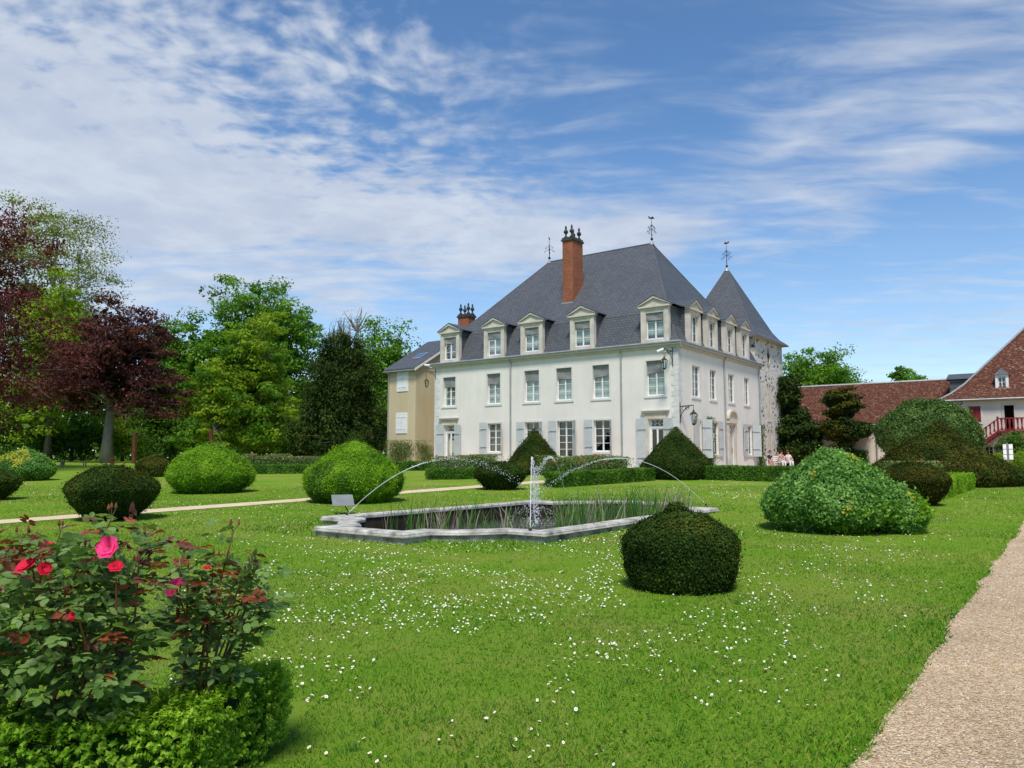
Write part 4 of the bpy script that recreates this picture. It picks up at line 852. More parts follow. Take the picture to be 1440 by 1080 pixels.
    for du in (.16, 1.0):
        for dt in (.18, .72): part('chimney_finial', MB().lathe(FA(21.62 + du, 13.721, -(6.1 + dt)), [(.15, 0), (.15, .1), (.07, .16), (.06, .3), (.15, .38), (.17, .5), (.11, .6), (.05, .66), (.08, .72), (.07, .84), (.02, .95)], 'finial_stone', 8), c, True)
build_annex()

# long barn with tiled roof, and the steep roofed house with the red stair
def build_barn():
    b0 = CB + 22.5; FN = frame(AB(CA, b0), A2, -B2); G = lambda s, y, z: FN(s, z, -y); s0, s1, ze, zr, D = -11.35, 7.0, 4.36, 7.7, 9.2
    bn = thing('barn', 'long low barn with mottled red tiled roof and pale rendered wall', 'barn', gnd(AB(CA - 4, b0)))
    mb = MB(); mb.poly([G(s0, 0, .3), G(s1, 0, .3), G(s1, 0, ze), G(s0, 0, ze)], 'cream_plaster'); mb.poly([G(s1, 0, .3), G(s1, D, .3), G(s1, D, ze), G(s1, D / 2, zr), G(s1, 0, ze)], 'cream_plaster'); mb.poly([G(s0, 0, .3), G(s0, D, .3), G(s0, D, ze), G(s0, D / 2, zr), G(s0, 0, ze)], 'cream_plaster'); mb.poly([G(s0, D, .3), G(s1, D, .3), G(s1, D, ze), G(s0, D, ze)], 'cream_plaster'); part('wall', mb, bn)
    k = (zr - ze) / (D / 2); e = .3; mb = MB(); dz = np.array([0, 0, .1]); nseg = 12
    for (y0, y1, za, zb) in ((-e, D / 2, ze - e * k + .05, zr + .05), (D + e, D / 2, ze - e * k + .05, zr + .05)):
        for i in range(nseg):                                # an old roof sags a little between its trusses
            f = lambda q: s0 + (s1 + .3 - s0) * q / nseg; sg = lambda q: .05 * math.sin(q * 1.7) * math.sin(math.pi * q / nseg)
            P = [G(f(i), y0, za), G(f(i + 1), y0, za), G(f(i + 1), y1, zb + sg(i + 1)), G(f(i), y1, zb + sg(i))]; mb.prism(P, [p + dz for p in P], 'roof_tile')
    rf = part('roof', mb, bn); part('ridge_tiles', MB().tube([G(s0, D / 2, zr + .12), G(s1 + .3, D / 2, zr + .12)], .12, 'zinc', 6), rf)
    part('gutter', MB().tube([G(s0, -e - .04, ze - e * k), G(s1, -e - .04, ze - e * k)], .07, 'zinc', 6), bn); part('downpipe', MB().tube([G(-6.5, -.1, ze - .2), G(-6.5, -.1, .9)], .055, 'zinc', 6), bn)
    uc = -9.5; H = lambda u, z, n=0.: G(uc + u, -n + .55, z); m = MB(); m.prism([H(-.36, 4.7), H(.36, 4.7), H(.36, 5.75), H(0, 6.1), H(-.36, 5.75)], [H(-.36, 4.7, -1.6), H(.36, 4.7, -1.6), H(.36, 5.75, -1.6), H(0, 6.1, -1.6), H(-.36, 5.75, -1.6)], 'white_paint'); d = part('dormer', m, bn)
    m = MB()
    for sg in (-1, 1): p = [(sg * .5, 5.62), (sg * .5, 5.68), (0, 6.2), (0, 6.13)]; m.prism([H(*q, .1) for q in p], [H(*q, -1.8) for q in p], 'slate')
    part('dormer_roof', m, d); window(lambda u, z, n=0.: H(u, z, n + .24), -.24, .24, 4.98, 5.62, d, rows=2, surround=0, curtain=False, direct=True, name='casement', n=-.2, mid=.05)
    part('backing', MB().poly([H(-.24, 4.98, .004), H(.24, 4.98, .004), H(.24, 5.62, .004), H(-.24, 5.62, .004)], 'room_dark'), d)
build_barn()
def build_lodge():
    b0 = CB + 21.0; FN = frame(AB(CA, b0), A2, -B2); G = lambda s, y, z: FN(s, z, -y); sL, sR, D, ze = -11.35, -30., 13., 5.86
    lg = thing('lodge', 'cream rendered house with tall mottled tile roof and red outside stair', 'house', gnd(AB(CA - 14, b0)))
    holes = [(-15.72, -15.14, 3.45, 5.25), (-13.72, -12.98, 4.08, 5.26), (-14.95, -13.82, 1.5, 2.38)]
    mb = MB(); wall(mb, FN, sR, sL, .3, ze, holes, 'cream_plaster', .25, 'stone_trim')
    for P in ([G(sL, 0, .3), G(sL, D, .3), G(sL, D, ze), G(sL, 0, ze)], [G(sR, 0, .3), G(sR, D, .3), G(sR, D, ze), G(sR, 0, ze)], [G(sL, D, .3), G(sR, D, .3), G(sR, D, ze), G(sL, D, ze)]): mb.poly(P, 'cream_plaster')
    part('wall', mb, lg); part('interior', MB().box(FN, -16.6, -12.2, -3., -1.2, .9, 5.6, 'room_dark'), lg)
    prof = [(-.35, 5.72), (.5, 6.28), (1.3, 6.98), (6.5, 13.0)]; rings = [[G(sL - i, i, z), G(sR + i, i, z), G(sR + i, D - i, z), G(sL - i, D - i, z)] for i, z in prof]; mb = MB()
    for j in range(3):
        for i in range(4): mb.poly([rings[j][i], rings[j][(i + 1) % 4], rings[j + 1][(i + 1) % 4], rings[j + 1][i]], 'roof_tile')
    mb.poly([p - np.array([0, 0, .02]) for p in rings[0]], 'cornice_paint'); rf = part('roof', mb, lg); m = MB(); m.tube([r[0] for r in rings], .07, 'zinc', 6); m.tube([r[3] for r in rings], .07, 'zinc', 6); part('hip_flashing', m, rf)
    part('gutter', MB().tube([G(sL + .35, -.4, 5.7), G(sR, -.4, 5.7)], .07, 'zinc', 6), lg)
    # slate hung dormer on the left slope
    m = MB(); m.box(FN, -13.1, -11.62, -5.2, -2.2, 6.3, 7.45, 'slate'); d = part('side_dormer', m, lg); m = MB(); P = [G(-11.4, 2.0, 7.46), G(-13.6, 2.0, 7.46), G(-13.6, 3.7, 8.0), G(-11.4, 3.7, 8.0)]; Q = [G(-11.4, 5.4, 7.46), G(-13.6, 5.4, 7.46), G(-13.6, 3.7, 8.0), G(-11.4, 3.7, 8.0)]; m.poly(P, 'slate'); m.poly(Q, 'slate'); m.poly([P[0], P[3], Q[0]], 'slate'); part('dormer_roof', m, d)
    # small window dormer in the front slope
    uc = -15.05; y0 = .85; H = lambda u, z, n=0.: G(uc + u, y0 - n, z); m = MB(); m.box(H, -.40, -.24, -.8, 0, 6.55, 7.5, 'white_paint'); m.box(H, .24, .40, -.8, 0, 6.55, 7.5, 'white_paint'); m.box(H, -.24, .24, -.8, 0, 7.38, 7.5, 'white_paint'); m.box(H, -.46, .46, -.8, .06, 6.45, 6.549, 'white_paint'); d2 = part('dormer', m, lg); m = MB()
    base = [H(-.48, 7.5, .12), H(.48, 7.5, .12), H(.48, 7.5, -1.2), H(-.48, 7.5, -1.2)]; ap = [H(0, 8.02, -.25), H(0, 8.02, -1.6)]; m.poly([base[0], base[1], ap[0]], 'slate'); m.poly([base[1], base[2], ap[1], ap[0]], 'slate'); m.poly([base[0], ap[0], ap[1], base[3]], 'slate'); part('dormer_roof', m, d2)
    window(H, -.238, .238, 6.56, 7.37, d2, rows=2, surround=0, curtain=False, direct=True, name='casement', n=-.1, mid=.05); part('backing', MB().poly([H(-.24, 6.55, -.3), H(.24, 6.55, -.3), H(.24, 7.38, -.3), H(-.24, 7.38, -.3)], 'room_dark'), d2)
    # red window shutters, open doorway
    a, b, c, dd = holes[1]; m = MB(); s = .12; m.box(FN, a - s, a, .003, .03, c - s, dd + s, 'stone_trim'); m.box(FN, b, b + s, .003, .03, c - s, dd + s, 'stone_trim'); m.box(FN, a, b, .003, .03, dd, dd + s, 'stone_trim'); m.box(FN, a, b, -.2, .03, c - s, c, 'stone_trim'); w = part('window_surround', m, lg)
    for (p, q) in ((a + .005, (a + b) / 2 - .006), ((a + b) / 2 + .006, b - .005)):
        m = MB(); m.box(FN, p, q, -.04, -.005, c + .005, dd - .005, 'red_paint'); m.box(FN, p + .02, q - .02, -.004, .015, c + .2, c + .27, 'red_paint'); m.box(FN, p + .02, q - .02, -.004, .015, dd - .27, dd - .2, 'red_paint'); part('shutter', m, w)
    a, b, c, dd = holes[0]; m = MB(); m.box(FN, a - .16, a, .003, .03, c, dd + .16, 'stone_trim'); m.box(FN, b, b + .16, .003, .03, c, dd + .16, 'stone_trim'); m.box(FN, a, b, .003, .03, dd, dd + .16, 'stone_trim'); part('door_surround', m, lg)
    a, b, c, dd = holes[2]; window(FN, a, (a + b) / 2 - .03, c, dd, lg, rows=3, curtain=False, surround=.08, mat='shutter_paint', mid=.05); window(FN, (a + b) / 2 + .03, b, c, dd, lg, rows=3, curtain=False, surround=0, mat='shutter_paint', mid=.05)
    # stair and balcony
    st = part('balcony_floor', MB().box(FN, -24., -14.72, .05, 1.25, 3.3, 3.44, 'red_paint'), lg)
    for x in (-14.9, -18.0): part('post', MB().box(FN, x - .07, x + .07, 1.0, 1.14, .8, 3.299, 'bark'), st)
    def bal(s, zb, n): part('baluster', MB().hexa([FN(s - .085, zb + .06, n), FN(s + .085, zb + .06, n), FN(s + .085, zb + .06, n + .03), FN(s - .085, zb + .06, n + .03), FN(s - .035, zb + .3, n), FN(s + .035, zb + .3, n), FN(s + .035, zb + .3, n + .03), FN(s - .035, zb + .3, n + .03)], 'red_paint').hexa([FN(s - .035, zb + .301, n), FN(s + .035, zb + .301, n), FN(s + .035, zb + .301, n + .03), FN(s - .035, zb + .301, n + .03), FN(s - .075, zb + .8, n), FN(s + .075, zb + .8, n), FN(s + .075, zb + .8, n + .03), FN(s - .075, zb + .8, n + .03)], 'red_paint'), st)
    part('handrail', MB().box(FN, -24, -14.8, 1.16, 1.26, 4.24, 4.32, 'red_paint').box(FN, -24, -14.8, 1.18, 1.24, 3.46, 3.52, 'red_paint').box(FN, -14.86, -14.74, 1.15, 1.27, 3.445, 4.42, 'red_paint'), st)
    for i in range(9): bal(-15.02 - i * .235, 3.44, 1.195)
    dn = lambda s: 3.4 - (s + 14.75) * .78; sB = -12.6
    P = [FN(-14.74, 3.42, 1.15), FN(sB, dn(sB) + .04, 1.15), FN(sB, dn(sB) - .26, 1.15), FN(-14.74, 3.12, 1.15)]; sm = MB()
    for n0 in (1.17, .1): sm.prism([p + (-B2) * (n0 - 1.15) for p in P], [p + (-B2) * (n0 - 1.15 + .06) for p in P], 'red_paint')
    for i in range(11): s = -14.6 + i * .19; sm.box(FN, s, s + .2, .165, 1.165, dn(s + .1) - .05, dn(s + .1) - .01, 'red_paint')
    part('stair', sm, st); hr = [FN(-14.8, 4.28, 1.18), FN(sB, dn(sB) + .88, 1.18), FN(sB, dn(sB) + .80, 1.18), FN(-14.8, 4.2, 1.18)]; part('handrail', MB().prism(hr, [p - B2 * .08 for p in hr], 'red_paint'), st)
    for i in range(8): s = -14.58 + i * .25; bal(s, dn(s) + .03, 1.195)
    part('wall_lamp', MB().tube([FN(-12.45 + .16 * math.cos(t), 5.55 + .16 * math.sin(t), .06) for t in np.linspace(2.2, 6.6, 10)], .025, 'iron', 5), lg)
build_lodge()

# ------------------------------------------------------------------ wall lanterns and cameras
def lantern(name, label, mount, out, up, drop, sc=1., group=None):
    """bracket from mount along out, lantern hanging from its end"""
    m = np.array(mount, float); o = np.array(out, float); L = np.linalg.norm(o); d = o / L; z = np.array([0, 0, 1.]); t = thing(name, label, 'lantern', m, group)
    b = MB(); b.tube([m, m + o], .022 * sc, 'iron', 5); b.tube([m - z * up, m - z * up * .5 + o * .12, m - z * .25 * up + o * .35, m + o * .72 - z * .03], .018 * sc, 'iron', 5)
    for (c, r) in ((.3, .12), (.55, .09)): b.tube([m + o * c - z * (.14 + .02) + (d * math.cos(q) + z * math.sin(q)) * r * sc * (1 - q / 14) for q in np.linspace(0, 7, 14)], .012 * sc, 'iron', 4)
    b.tube([m - z * (up + .1) + d * .02, m + z * .25 + d * .02], .02 * sc, 'iron', 5); part('bracket', b, t)
    e = m + o; part('chain', MB().tube([e, e - z * drop], .01 * sc, 'iron', 4), t); q = e - z * (drop + .62 * sc); pf = lambda r, h: (r * sc, h * sc)
    part('lantern_frame', MB().lathe(q, [pf(.03, -.06), pf(.10, 0), pf(.10, .02), pf(.02, .03)], 'iron', 6).lathe(q, [pf(.19, .43), pf(.12, .5), pf(.05, .56), pf(.03, .62), pf(.01, .66)], 'iron', 6).tube([q + np.array([.1 * sc, 0, .02 * sc]), q + np.array([.18 * sc, 0, .43 * sc])], .012 * sc, 'iron', 4).tube([q + np.array([-.05 * sc, .087 * sc, .02 * sc]), q + np.array([-.09 * sc, .156 * sc, .43 * sc])], .012 * sc, 'iron', 4).tube([q + np.array([-.05 * sc, -.087 * sc, .02 * sc]), q + np.array([-.09 * sc, -.156 * sc, .43 * sc])], .012 * sc, 'iron', 4), t)
    part('glass', MB().lathe(q, [pf(.09, .03), pf(.165, .425)], 'glass', 6), t); return t
lantern('wall_lantern', 'black iron lantern on a scrolled bracket high up at the chateau corner', FA(.34, 8.0, .02), FA(.34, 8.1, 1.0) - FA(.34, 8.0, .02) + A2 * .1, .8, .5, 1.15)
lantern('wall_lantern', 'black iron lantern on a scrolled bracket beside the topiary cone, low on the chateau corner', FB(.06, 4.65, .02), FB(.4, 4.72, .75) - FB(.06, 4.65, .02), .9, .3, 1.35)
lantern('wall_lantern', 'black iron lantern hanging from the chateau corner facing the ochre wing', FA(LA - .1, 8.05, .02), FA(LA + .55, 8.1, .35) - FA(LA - .1, 8.05, .02), .5, .55, 1.0)
def seccam(label, p, d):
    p = np.array(p); d = unit(np.array(d, float)); t = thing('security_camera', label, 'camera', p); part('body', MB().tube([p, p + d * .42], .085, 'white_paint', 8), t); part('arm', MB().tube([p + d * .1, p + d * .1 + np.array([0, 0, -.12]), p + A2 * -.0 + B2 * .35 + np.array([0, 0, -.15])], .03, 'white_paint', 5), t)
seccam('white tubular security camera above the lantern high on the chateau corner', FA(.75, 8.15, .42), A2 * .7 - B2 * .5 + np.array([0, 0, -.35]))
seccam('white security camera under the eave by the ochre wing', FA(LA + .05, 8.5, .55), A2 * .8 - B2 * .3 + np.array([0, 0, .1]))

# ------------------------------------------------------------------ clipped bushes
BALL = [(0, .70), (.06, .76), (.25, .90), (.48, 1.), (.62, .97), (.75, .74), (.88, .42), (.96, .16), (1, .02)]
DOME = [(0, .62), (.06, .74), (.2, .95), (.36, 1.), (.5, .93), (.66, .72), (.82, .45), (.93, .22), (1, .03)]
CONE = [(0, .86), (.05, .93), (.22, 1.), (.32, .93), (.6, .54), (.85, .2), (.97, .05), (1, .01)]
PYR = [(0, .93), (.08, 1.), (.2, .93), (.35, .75), (.6, .47), (.8, .24), (.95, .07), (1, .015)]
BOWL = [(0, .45), (.08, .56), (.35, .84), (.58, 1.), (.70, .94), (.82, .74), (.93, .45), (1, .1)]
def tp(u0, u1, vt, vb, back=0.):
    P = ground((u0 + u1) / 2, vb); w = (u1 - u0) * P[1] / F_PX; r = ray((u0 + u1) / 2, vt); d2 = P[1] + back * w * .5
    P2 = at((u0 + u1) / 2, vb, P[1]); ctr = P * (d2 / P[1]); ctr[2] = gz(d2); h = r[2] * d2 / r[1] + EYE - ctr[2]; return ctr, w * .5 * d2 / P[1], h
Z3 = np.array([0, 0, .02])
def topi(name, label, px, prof, mat, size, **k):
    c, rr, h = tp(*px, back=.72); return topiary(name, label, k.pop('cat', 'topiary'), c, rr, h, prof, mat, size, **k)
topi('topiary_bush', 'dark clipped yew ball with a tufted top standing alone on the daisy lawn', (880, 1035, 716, 836), [(0, .78), (.06, .86), (.2, .95), (.45, 1.), (.6, 1.), (.68, .94), (.82, .64), (.93, .36), (1, .14)], 'yew_leaf', .036, cover=2.21, lump=.05, knob=(.93, .13, -.04), seed=3, tscale=2.5)
topi('topiary_bush', 'bright green clipped dome beside the pond and its tilted panel', (430, 565, 620, 709), DOME, 'thuja_leaf', .06, cover=1.78, lump=.09, seed=4, tscale=3, jit=.75)
topi('topiary_bush', 'bright green clipped dome across the narrow path from the dark bowl shaped yew', (236, 352, 621, 695), DOME, 'thuja_leaf', .07, cover=1.70, lump=.085, seed=5, tscale=3, jit=.75)
topi('topiary_bush', 'dark bowl shaped yew on the lawn just in front of the narrow path', (97, 217, 657, 735), BOWL, 'yew_leaf', .05, cover=1.87, lump=.06, seed=6)
topi('topiary_bush', 'dark clipped yew at the lawn edge next to the yellow spotted dome', (-55, 22, 660, 705), BOWL, 'yew_leaf', .06, cover=1.70, lump=.06, seed=7)
topi('variegated_bush', 'rounded pale green bush with yellow patches under the copper beeches', (-8, 72, 630, 677), DOME, 'euonymus_leaf', .09, cover=1.70, lump=.09, seed=8, aspect=.65, spots=('euonymus_yellow', [(-1.6, .75), (-1.2, .6), (-2.0, .5), (-.9, .8), (-1.4, .9), (-2.3, .7)], .2), cat='bush')
topi('topiary_bush', 'small brownish yew with flat sides and pointed top below the beech', (193, 240, 638, 671), [(0, .85), (.1, .93), (.45, 1.), (.55, 1.), (.7, .65), (.9, .22), (1, .02)], 'yew_gold', .09, cover=1.70, lump=.04, seed=9)
topi('topiary_bush', 'dark bowl shaped yew behind the pond under the left arc of water', (667, 740, 650, 690), BOWL, 'yew_leaf', .07, cover=1.87, lump=.05, seed=10)
topi('topiary_cone', 'mossy clipped yew pyramid in front of the chateau windows behind the rose bed', (712, 792, 602, 668), PYR, 'yew_gold', .09, cover=1.87, lump=.035, seed=11, flat=.5, rot=.64)
topi('topiary_cone', 'dark green clipped yew pyramid standing before the chateau corner', (906, 997, 600, 675), CONE, 'yew_leaf', .085, cover=2.04, lump=.035, seed=12, flat=.55, rot=.64)
topi('topiary_cone', 'large shaggy brownish yew pyramid in front of the house with the red stair', (1222, 1426, 590, 684), [(0, .9), (.1, 1.), (.2, .93), (.36, .70), (.6, .44), (.8, .23), (.95, .06), (1, .01)], 'yew_gold', .10, cover=1.70, lump=.075, seed=13, flat=.3, rot=.64)
topi('topiary_cone', 'dark yew pyramid tucked before the tall dark conifer', (462, 535, 605, 658), PYR, 'yew_leaf', .11, cover=1.70, lump=.04, seed=14)
topi('topiary_bush', 'brown topped clipped yew bowl behind the big variegated bush', (1238, 1334, 650, 713), BOWL, 'yew_gold', .055, cover=1.95, lump=.06, seed=15)
def big_euonymus():
    c, rr, h = tp(1075, 1268, 630, 752, .72); t = thing('variegated_bush', 'big two lobed green bush with yellow flecks beside the gravel path', 'bush', c)
    topiary('main_lobe', '', '', c, rr, h, [(0, .55), (.05, .72), (.16, .94), (.32, 1.), (.46, .92), (.62, .70), (.8, .46), (.92, .27), (1, .06)], 'euonymus_leaf', .07, cover=2.21, lump=.13, aspect=.7, jit=.9, seed=16, tscale=4.5, parent=t, spots=('euonymus_yellow', [(-1.75, .30), (-2.35, .70), (-1.1, .86)], .075))
    c2, r2, h2 = tp(1218, 1304, 682, 752, .8); topiary('side_lobe', '', '', c2, r2, h2, [(0, .6), (.08, .8), (.3, 1.), (.55, .95), (.78, .65), (.93, .3), (1, .05)], 'euonymus_leaf', .07, cover=2.21, lump=.15, aspect=.7, jit=.9, seed=17, tscale=4.5, parent=t, spots=('euonymus_yellow', [(-1.2, .8)], .06))
big_euonymus()

# ------------------------------------------------------------------ box hedges and rose beds
def hp(u, v): return ground(u, v)
hedge('box_hedge', 'low clipped box hedge before the chateau side door', AB(15.75, 38.35) + [0, 0, .42], AB(9.6, 38.6) + [0, 0, .40], .8, .72, 'box_leaf', .075, seed=21, side=-1)
hedge('box_hedge', 'low box hedge with a row of roses behind it, ending at the dark pyramid', ABg(17.75, 27.3), ABg(17.2, 35.3), .75, .62, 'box_leaf', .07, seed=22, side=1)
hedge('box_hedge', 'short box hedge behind the dark bowl yew, under the left arc of water', hp(604, 675), hp(690, 673.5), .8, .56, 'box_leaf', .08, seed=23, side=1)
hedge('box_hedge', 'box hedge running along the foot of the ochre wing', hp(548, 662), hp(614, 662), .8, .6, 'box_leaf', .1, seed=24, side=1)
hedge('box_hedge', 'box hedge between the two bright green domes', hp(346, 667), hp(432, 666), .8, .52, 'box_leaf', .09, seed=25, side=1)
hedge('box_hedge', 'bright box hedge beside the brown topped yew', ABg(3.75, 29.6), ABg(3.6, 37.2), 1.2, .62, 'box_bright', .06, seed=26, side=1)
hedge('box_hedge', 'tall hedge block standing beside the tower', hp(1112, 655), hp(1152, 655), 1.2, 1.5, 'box_leaf', .12, seed=27, side=1)
hedge('box_hedge', 'tall dark hedge before the barn wall behind the variegated bush', hp(1192, 657), hp(1250, 657), 1.2, 1.25, 'box_leaf', .12, seed=28, side=1)
def rosebed(label, pts, h, n, mat='rose_leaf', fl='rose_far_red', nf=14, seed=1, spread=.55, leaf=.085, tips='rose_leaf_red', lift=.25):
    """a row of rose bushes; each bush is one thing with stems, leaves and blooms"""
    rng = np.random.default_rng(seed); pts = [np.array(p, float) for p in pts]
    for i in range(n):
        f = (i + .5) / n * (len(pts) - 1); k = min(int(f), len(pts) - 2); p = pts[k] * (1 - f + k) + pts[k + 1] * (f - k); p = p + np.append(rng.normal(0, .12, 2), 0); p[2] = gz(p[1]); hh = h * rng.uniform(.85, 1.15)
        t = thing('rose_bush', label, 'rose bush', p, label)
        m = MB(); tips_ = []
        for q in range(7): d = rng.normal(0, spread * .5, 2); e = p + np.array([d[0], d[1], hh * rng.uniform(.7, 1.02)]); m.tube([p + np.append(d * .1, -.02), (p + e) / 2 + np.append(d * .1, 0), e], [.02, .014, .006], 'stem', 4, False); tips_.append(e)
        part('stems', m, t); N = 1250; P = p + np.stack([rng.normal(0, spread * .55, N), rng.normal(0, spread * .55, N), hh * (lift + (1 - lift) * rng.random(N) ** .8)], 1); nr = unit(rng.normal(0, .6, (N, 3)) + [0, -.3, .8]); s = leaf * rng.uniform(.6, 1.4, N); red = (rng.random(N) < .16) & (P[:, 2] > p[2] + hh * .7)
        ax = rng.normal(0, 1, (N, 3)); ti = rng.uniform(.1, .9, N); G = [(P[~red], nr[~red], ax[~red], s[~red], s[~red] * .6, ti[~red], mat), (P[red], nr[red], ax[red], s[red], s[red] * .6, ti[red], tips)]
        part('leaves', leafmesh('leaves', G), t); k2 = rng.integers(0, max(2, nf)); B = []
        for _ in range(k2):
            c = p + np.array([rng.normal(0, spread * .55), rng.normal(0, spread * .5) - .1, hh * rng.uniform(.75, 1.05)]); d = unit(rng.normal(0, 1, (10, 3)) + [0, -.3, .3]); B.append((c + d * .03, d, rng.normal(0, 1, (10, 3)), np.full(10, .09), np.full(10, .08), rng.uniform(.2, .9, 10), fl))
        if B: tag(part('blooms', leafmesh('blooms', B), t), kind='stuff')
rosebed('leafy rose bush with reddish tips in the row behind the box hedge before the chateau', [ABg(18.9, 28.2), ABg(18.6, 35)], 1.28, 12, seed=31, nf=4)
rosebed('rose bush in the bed behind the short box hedge near the chateau garden door', [hp(612, 668), hp(700, 667)], 1.15, 7, seed=32, nf=3)
rosebed('pale flowered rose bush behind the hedge between the bright green domes', [hp(345, 663), hp(440, 662)], 1.05, 9, seed=33, nf=8, fl='rose_far_pale')
rosebed('rose bush with copper tips between the hedge and the large shaggy pyramid', [ABg(5.3, 30.5), ABg(5.2, 36.5)], 1.1, 8, seed=34, nf=3, leaf=.075)
rosebed('flowering rose bush climbing at the foot of the ochre wing', [hp(552, 656), hp(606, 656)], 1.9, 5, seed=35, nf=14, fl='rose_far_pale', spread=.8, leaf=.11)

# ------------------------------------------------------------------ trees
def px_tree(name, label, u, vt, depth, wpx, mat, leaf, **k):
    """tree whose crown is wpx wide around column u with its top at row vt"""
    p = at(u, 643, depth); p[2] = gz(depth); top = at(u, vt, depth)[2]; H = top - p[2]; w = wpx * depth / F_PX / 2; lo = k.pop('low', .25); cz = H * (1 + lo) / 2; rz = H * (1 - lo) / 2
    crown = k.pop('crown', None)
    E = [(0, 0, cz, w, w, rz)] if crown is None else [(x * w, y * w, z * H, a * w, b * w, c * H) for x, y, z, a, b, c in crown]
    return tree(name, label, p, H, E, mat, leaf, k.pop('nclump', 150), k.pop('per', 90), **k)
px_tree('copper_beech', 'huge dark red copper beech at the garden edge, its trunk out of sight', -125, 266, 52, 400, 'copper_leaf_deep', .24, nclump=470, per=110, trunk_r=.55, seed=41, low=.05, crown=[(-.1, 0, .62, .8, .8, .36), (.1, -.1, .36, 1.0, .9, .24), (.3, .1, .85, .38, .4, .14)], lobes=.35, clump_r=0.193, flat=0.61, barkm='bark_grey')
px_tree('copper_beech', 'purple leaved beech with a bare grey trunk on the lawn', 150, 418, 74, 200, 'copper_leaf', .30, nclump=283, per=90, trunk_r=.5, fork=.34, seed=42, barkm='bark_grey', crown=[(0, 0, .62, .8, .8, .33), (-.4, 0, .48, .55, .6, .18), (.62, 0, .42, .5, .55, .16), (.25, 0, .80, .42, .45, .18)], lobes=.4, clump_r=0.175, flat=0.57, nlimb=16)
px_tree('plane_tree', 'tall open crowned pale leaved tree rising behind the copper beeches', 62, 288, 92, 185, 'plane_leaf', .27, nclump=300, per=105, fill=.6, trunk_r=.55, fork=.35, seed=43, crown=[(0, 0, .72, .95, .9, .27), (.1, 0, .45, .8, .8, .22)], lobes=.35, clump_r=0.193, nlimb=22, barkm='bark_grey')
px_tree('lime_tree', 'yellow green tree glowing between the two copper beeches', 66, 398, 84, 130, 'lime_leaf', .34, nclump=202, per=96, seed=44, low=.12, trunk_r=.35)
px_tree('oak_tree', 'broad rich green oak with the highest crown in the wood', 362, 392, 104, 182, 'oak_leaf', .44, nclump=387, per=102, seed=45, trunk_r=.6, crown=[(-.15, 0, .72, .72, .7, .28), (.4, 0, .62, .58, .6, .28), (-.55, 0, .55, .45, .5, .22), (.1, 0, .4, .9, .8, .26)], lobes=.4, clump_r=0.193, nlimb=16)
px_tree('oak_tree', 'mid green tree with airy top between the purple beech and the oak', 243, 440, 98, 110, 'oak_leaf', .42, nclump=252, per=84, seed=46, crown=[(0, 0, .62, .85, .8, .36), (.3, 0, .35, .9, .8, .26)], lobes=.4, clump_r=0.210, trunk_r=.4)
px_tree('hornbeam', 'yellow green hornbeam with spreading layered boughs before the oak', 345, 440, 80, 172, 'lime_leaf', .34, nclump=405, per=90, seed=47, flat=0.7, crown=[(.1, 0, .72, .55, .55, .26), (-.15, 0, .46, .92, .8, .24), (.1, 0, .22, 1., .85, .18)], lobes=.4, clump_r=0.201, trunk_r=.35, nlimb=18, mats2=('oak_leaf', .62), barkm='bark_grey')
px_tree('dark_conifer', 'tall dark drooping conifer left of the ochre wing', 478, 462, 64, 142, 'dark_conifer', .26, nclump=405, per=132, seed=48, droop=1.0, crown=[(0, 0, .80, .46, .46, .2), (0, 0, .56, .78, .72, .28), (-.05, 0, .27, 1.0, .9, .27)], lobes=.25, clump_r=0.228, flat=0.85, aspect=.35, trunk_r=.45, shellp=3.5)
px_tree('bare_tree', 'bare twiggy tree top above the dark conifer', 487, 428, 112, 100, 'plane_leaf', .16, fill=0, nclump=229, per=3, seed=49, crown=[(0, 0, .7, .9, .9, .3)], trunk_r=.75, nlimb=44, barkm='bark_grey', fork=.3)
px_tree('oak_tree', 'green leafy tree peeping between dark conifer and ochre wing', 535, 466, 90, 95, 'oak_leaf', .38, nclump=189, per=90, seed=50, low=.1, lobes=.35, clump_r=0.228, mats2=('plane_leaf', .66))
px_tree('round_tree', 'round bright green tree rising behind the barn roof beside the tower', 1158, 497, 92, 116, 'oak_leaf', .34, nclump=229, per=108, seed=51, low=.2, clump_r=0.228, lobes=.3)
px_tree('round_tree', 'small round green tree top above the middle of the barn ridge', 1276, 519, 112, 50, 'oak_leaf', .40, nclump=94, per=84, seed=52, low=.45, clump_r=0.280, lobes=.3)
px_tree('yew_tree', 'dark irregular yew tree standing against the tower side', 1112, 528, 63, 74, 'dark_conifer', .24, nclump=216, per=108, seed=53, crown=[(-.1, 0, .75, .5, .6, .26), (.2, 0, .3, .95, .8, .26)], clump_r=0.350, trunk_r=.3, lobes=.4)
px_tree('yew_tree', 'cloud pruned yew tree with exposed trunk before the barn wall', 1190, 545, 60, 62, 'dark_conifer', .22, nclump=202, per=90, seed=54, crown=[(-.05, 0, .80, .72, .7, .18), (.1, 0, .45, 1., .9, .13), (-.35, 0, .52, .6, .6, .1), (0, 0, .22, .34, .34, .2)], clump_r=0.350, trunk_r=.42, lobes=.35, flat=0.68, mats2=('yew_gold', .5))
def laurel():
    c = at(1310, 640, 52); c[2] = gz(52); H = at(1310, 562, 52)[2] - c[2]
    topiary('laurel_shrub', 'large rounded glossy laurel in front of the lodge wall', 'shrub', c, 67 * 52 / F_PX, H, [(0, .3), (.06, .6), (.18, .86), (.4, 1.), (.6, .93), (.8, .68), (.93, .36), (1, .08)], 'laurel_leaf', .16, cover=1.9, lump=.2, seed=55, jit=.9)
laurel()
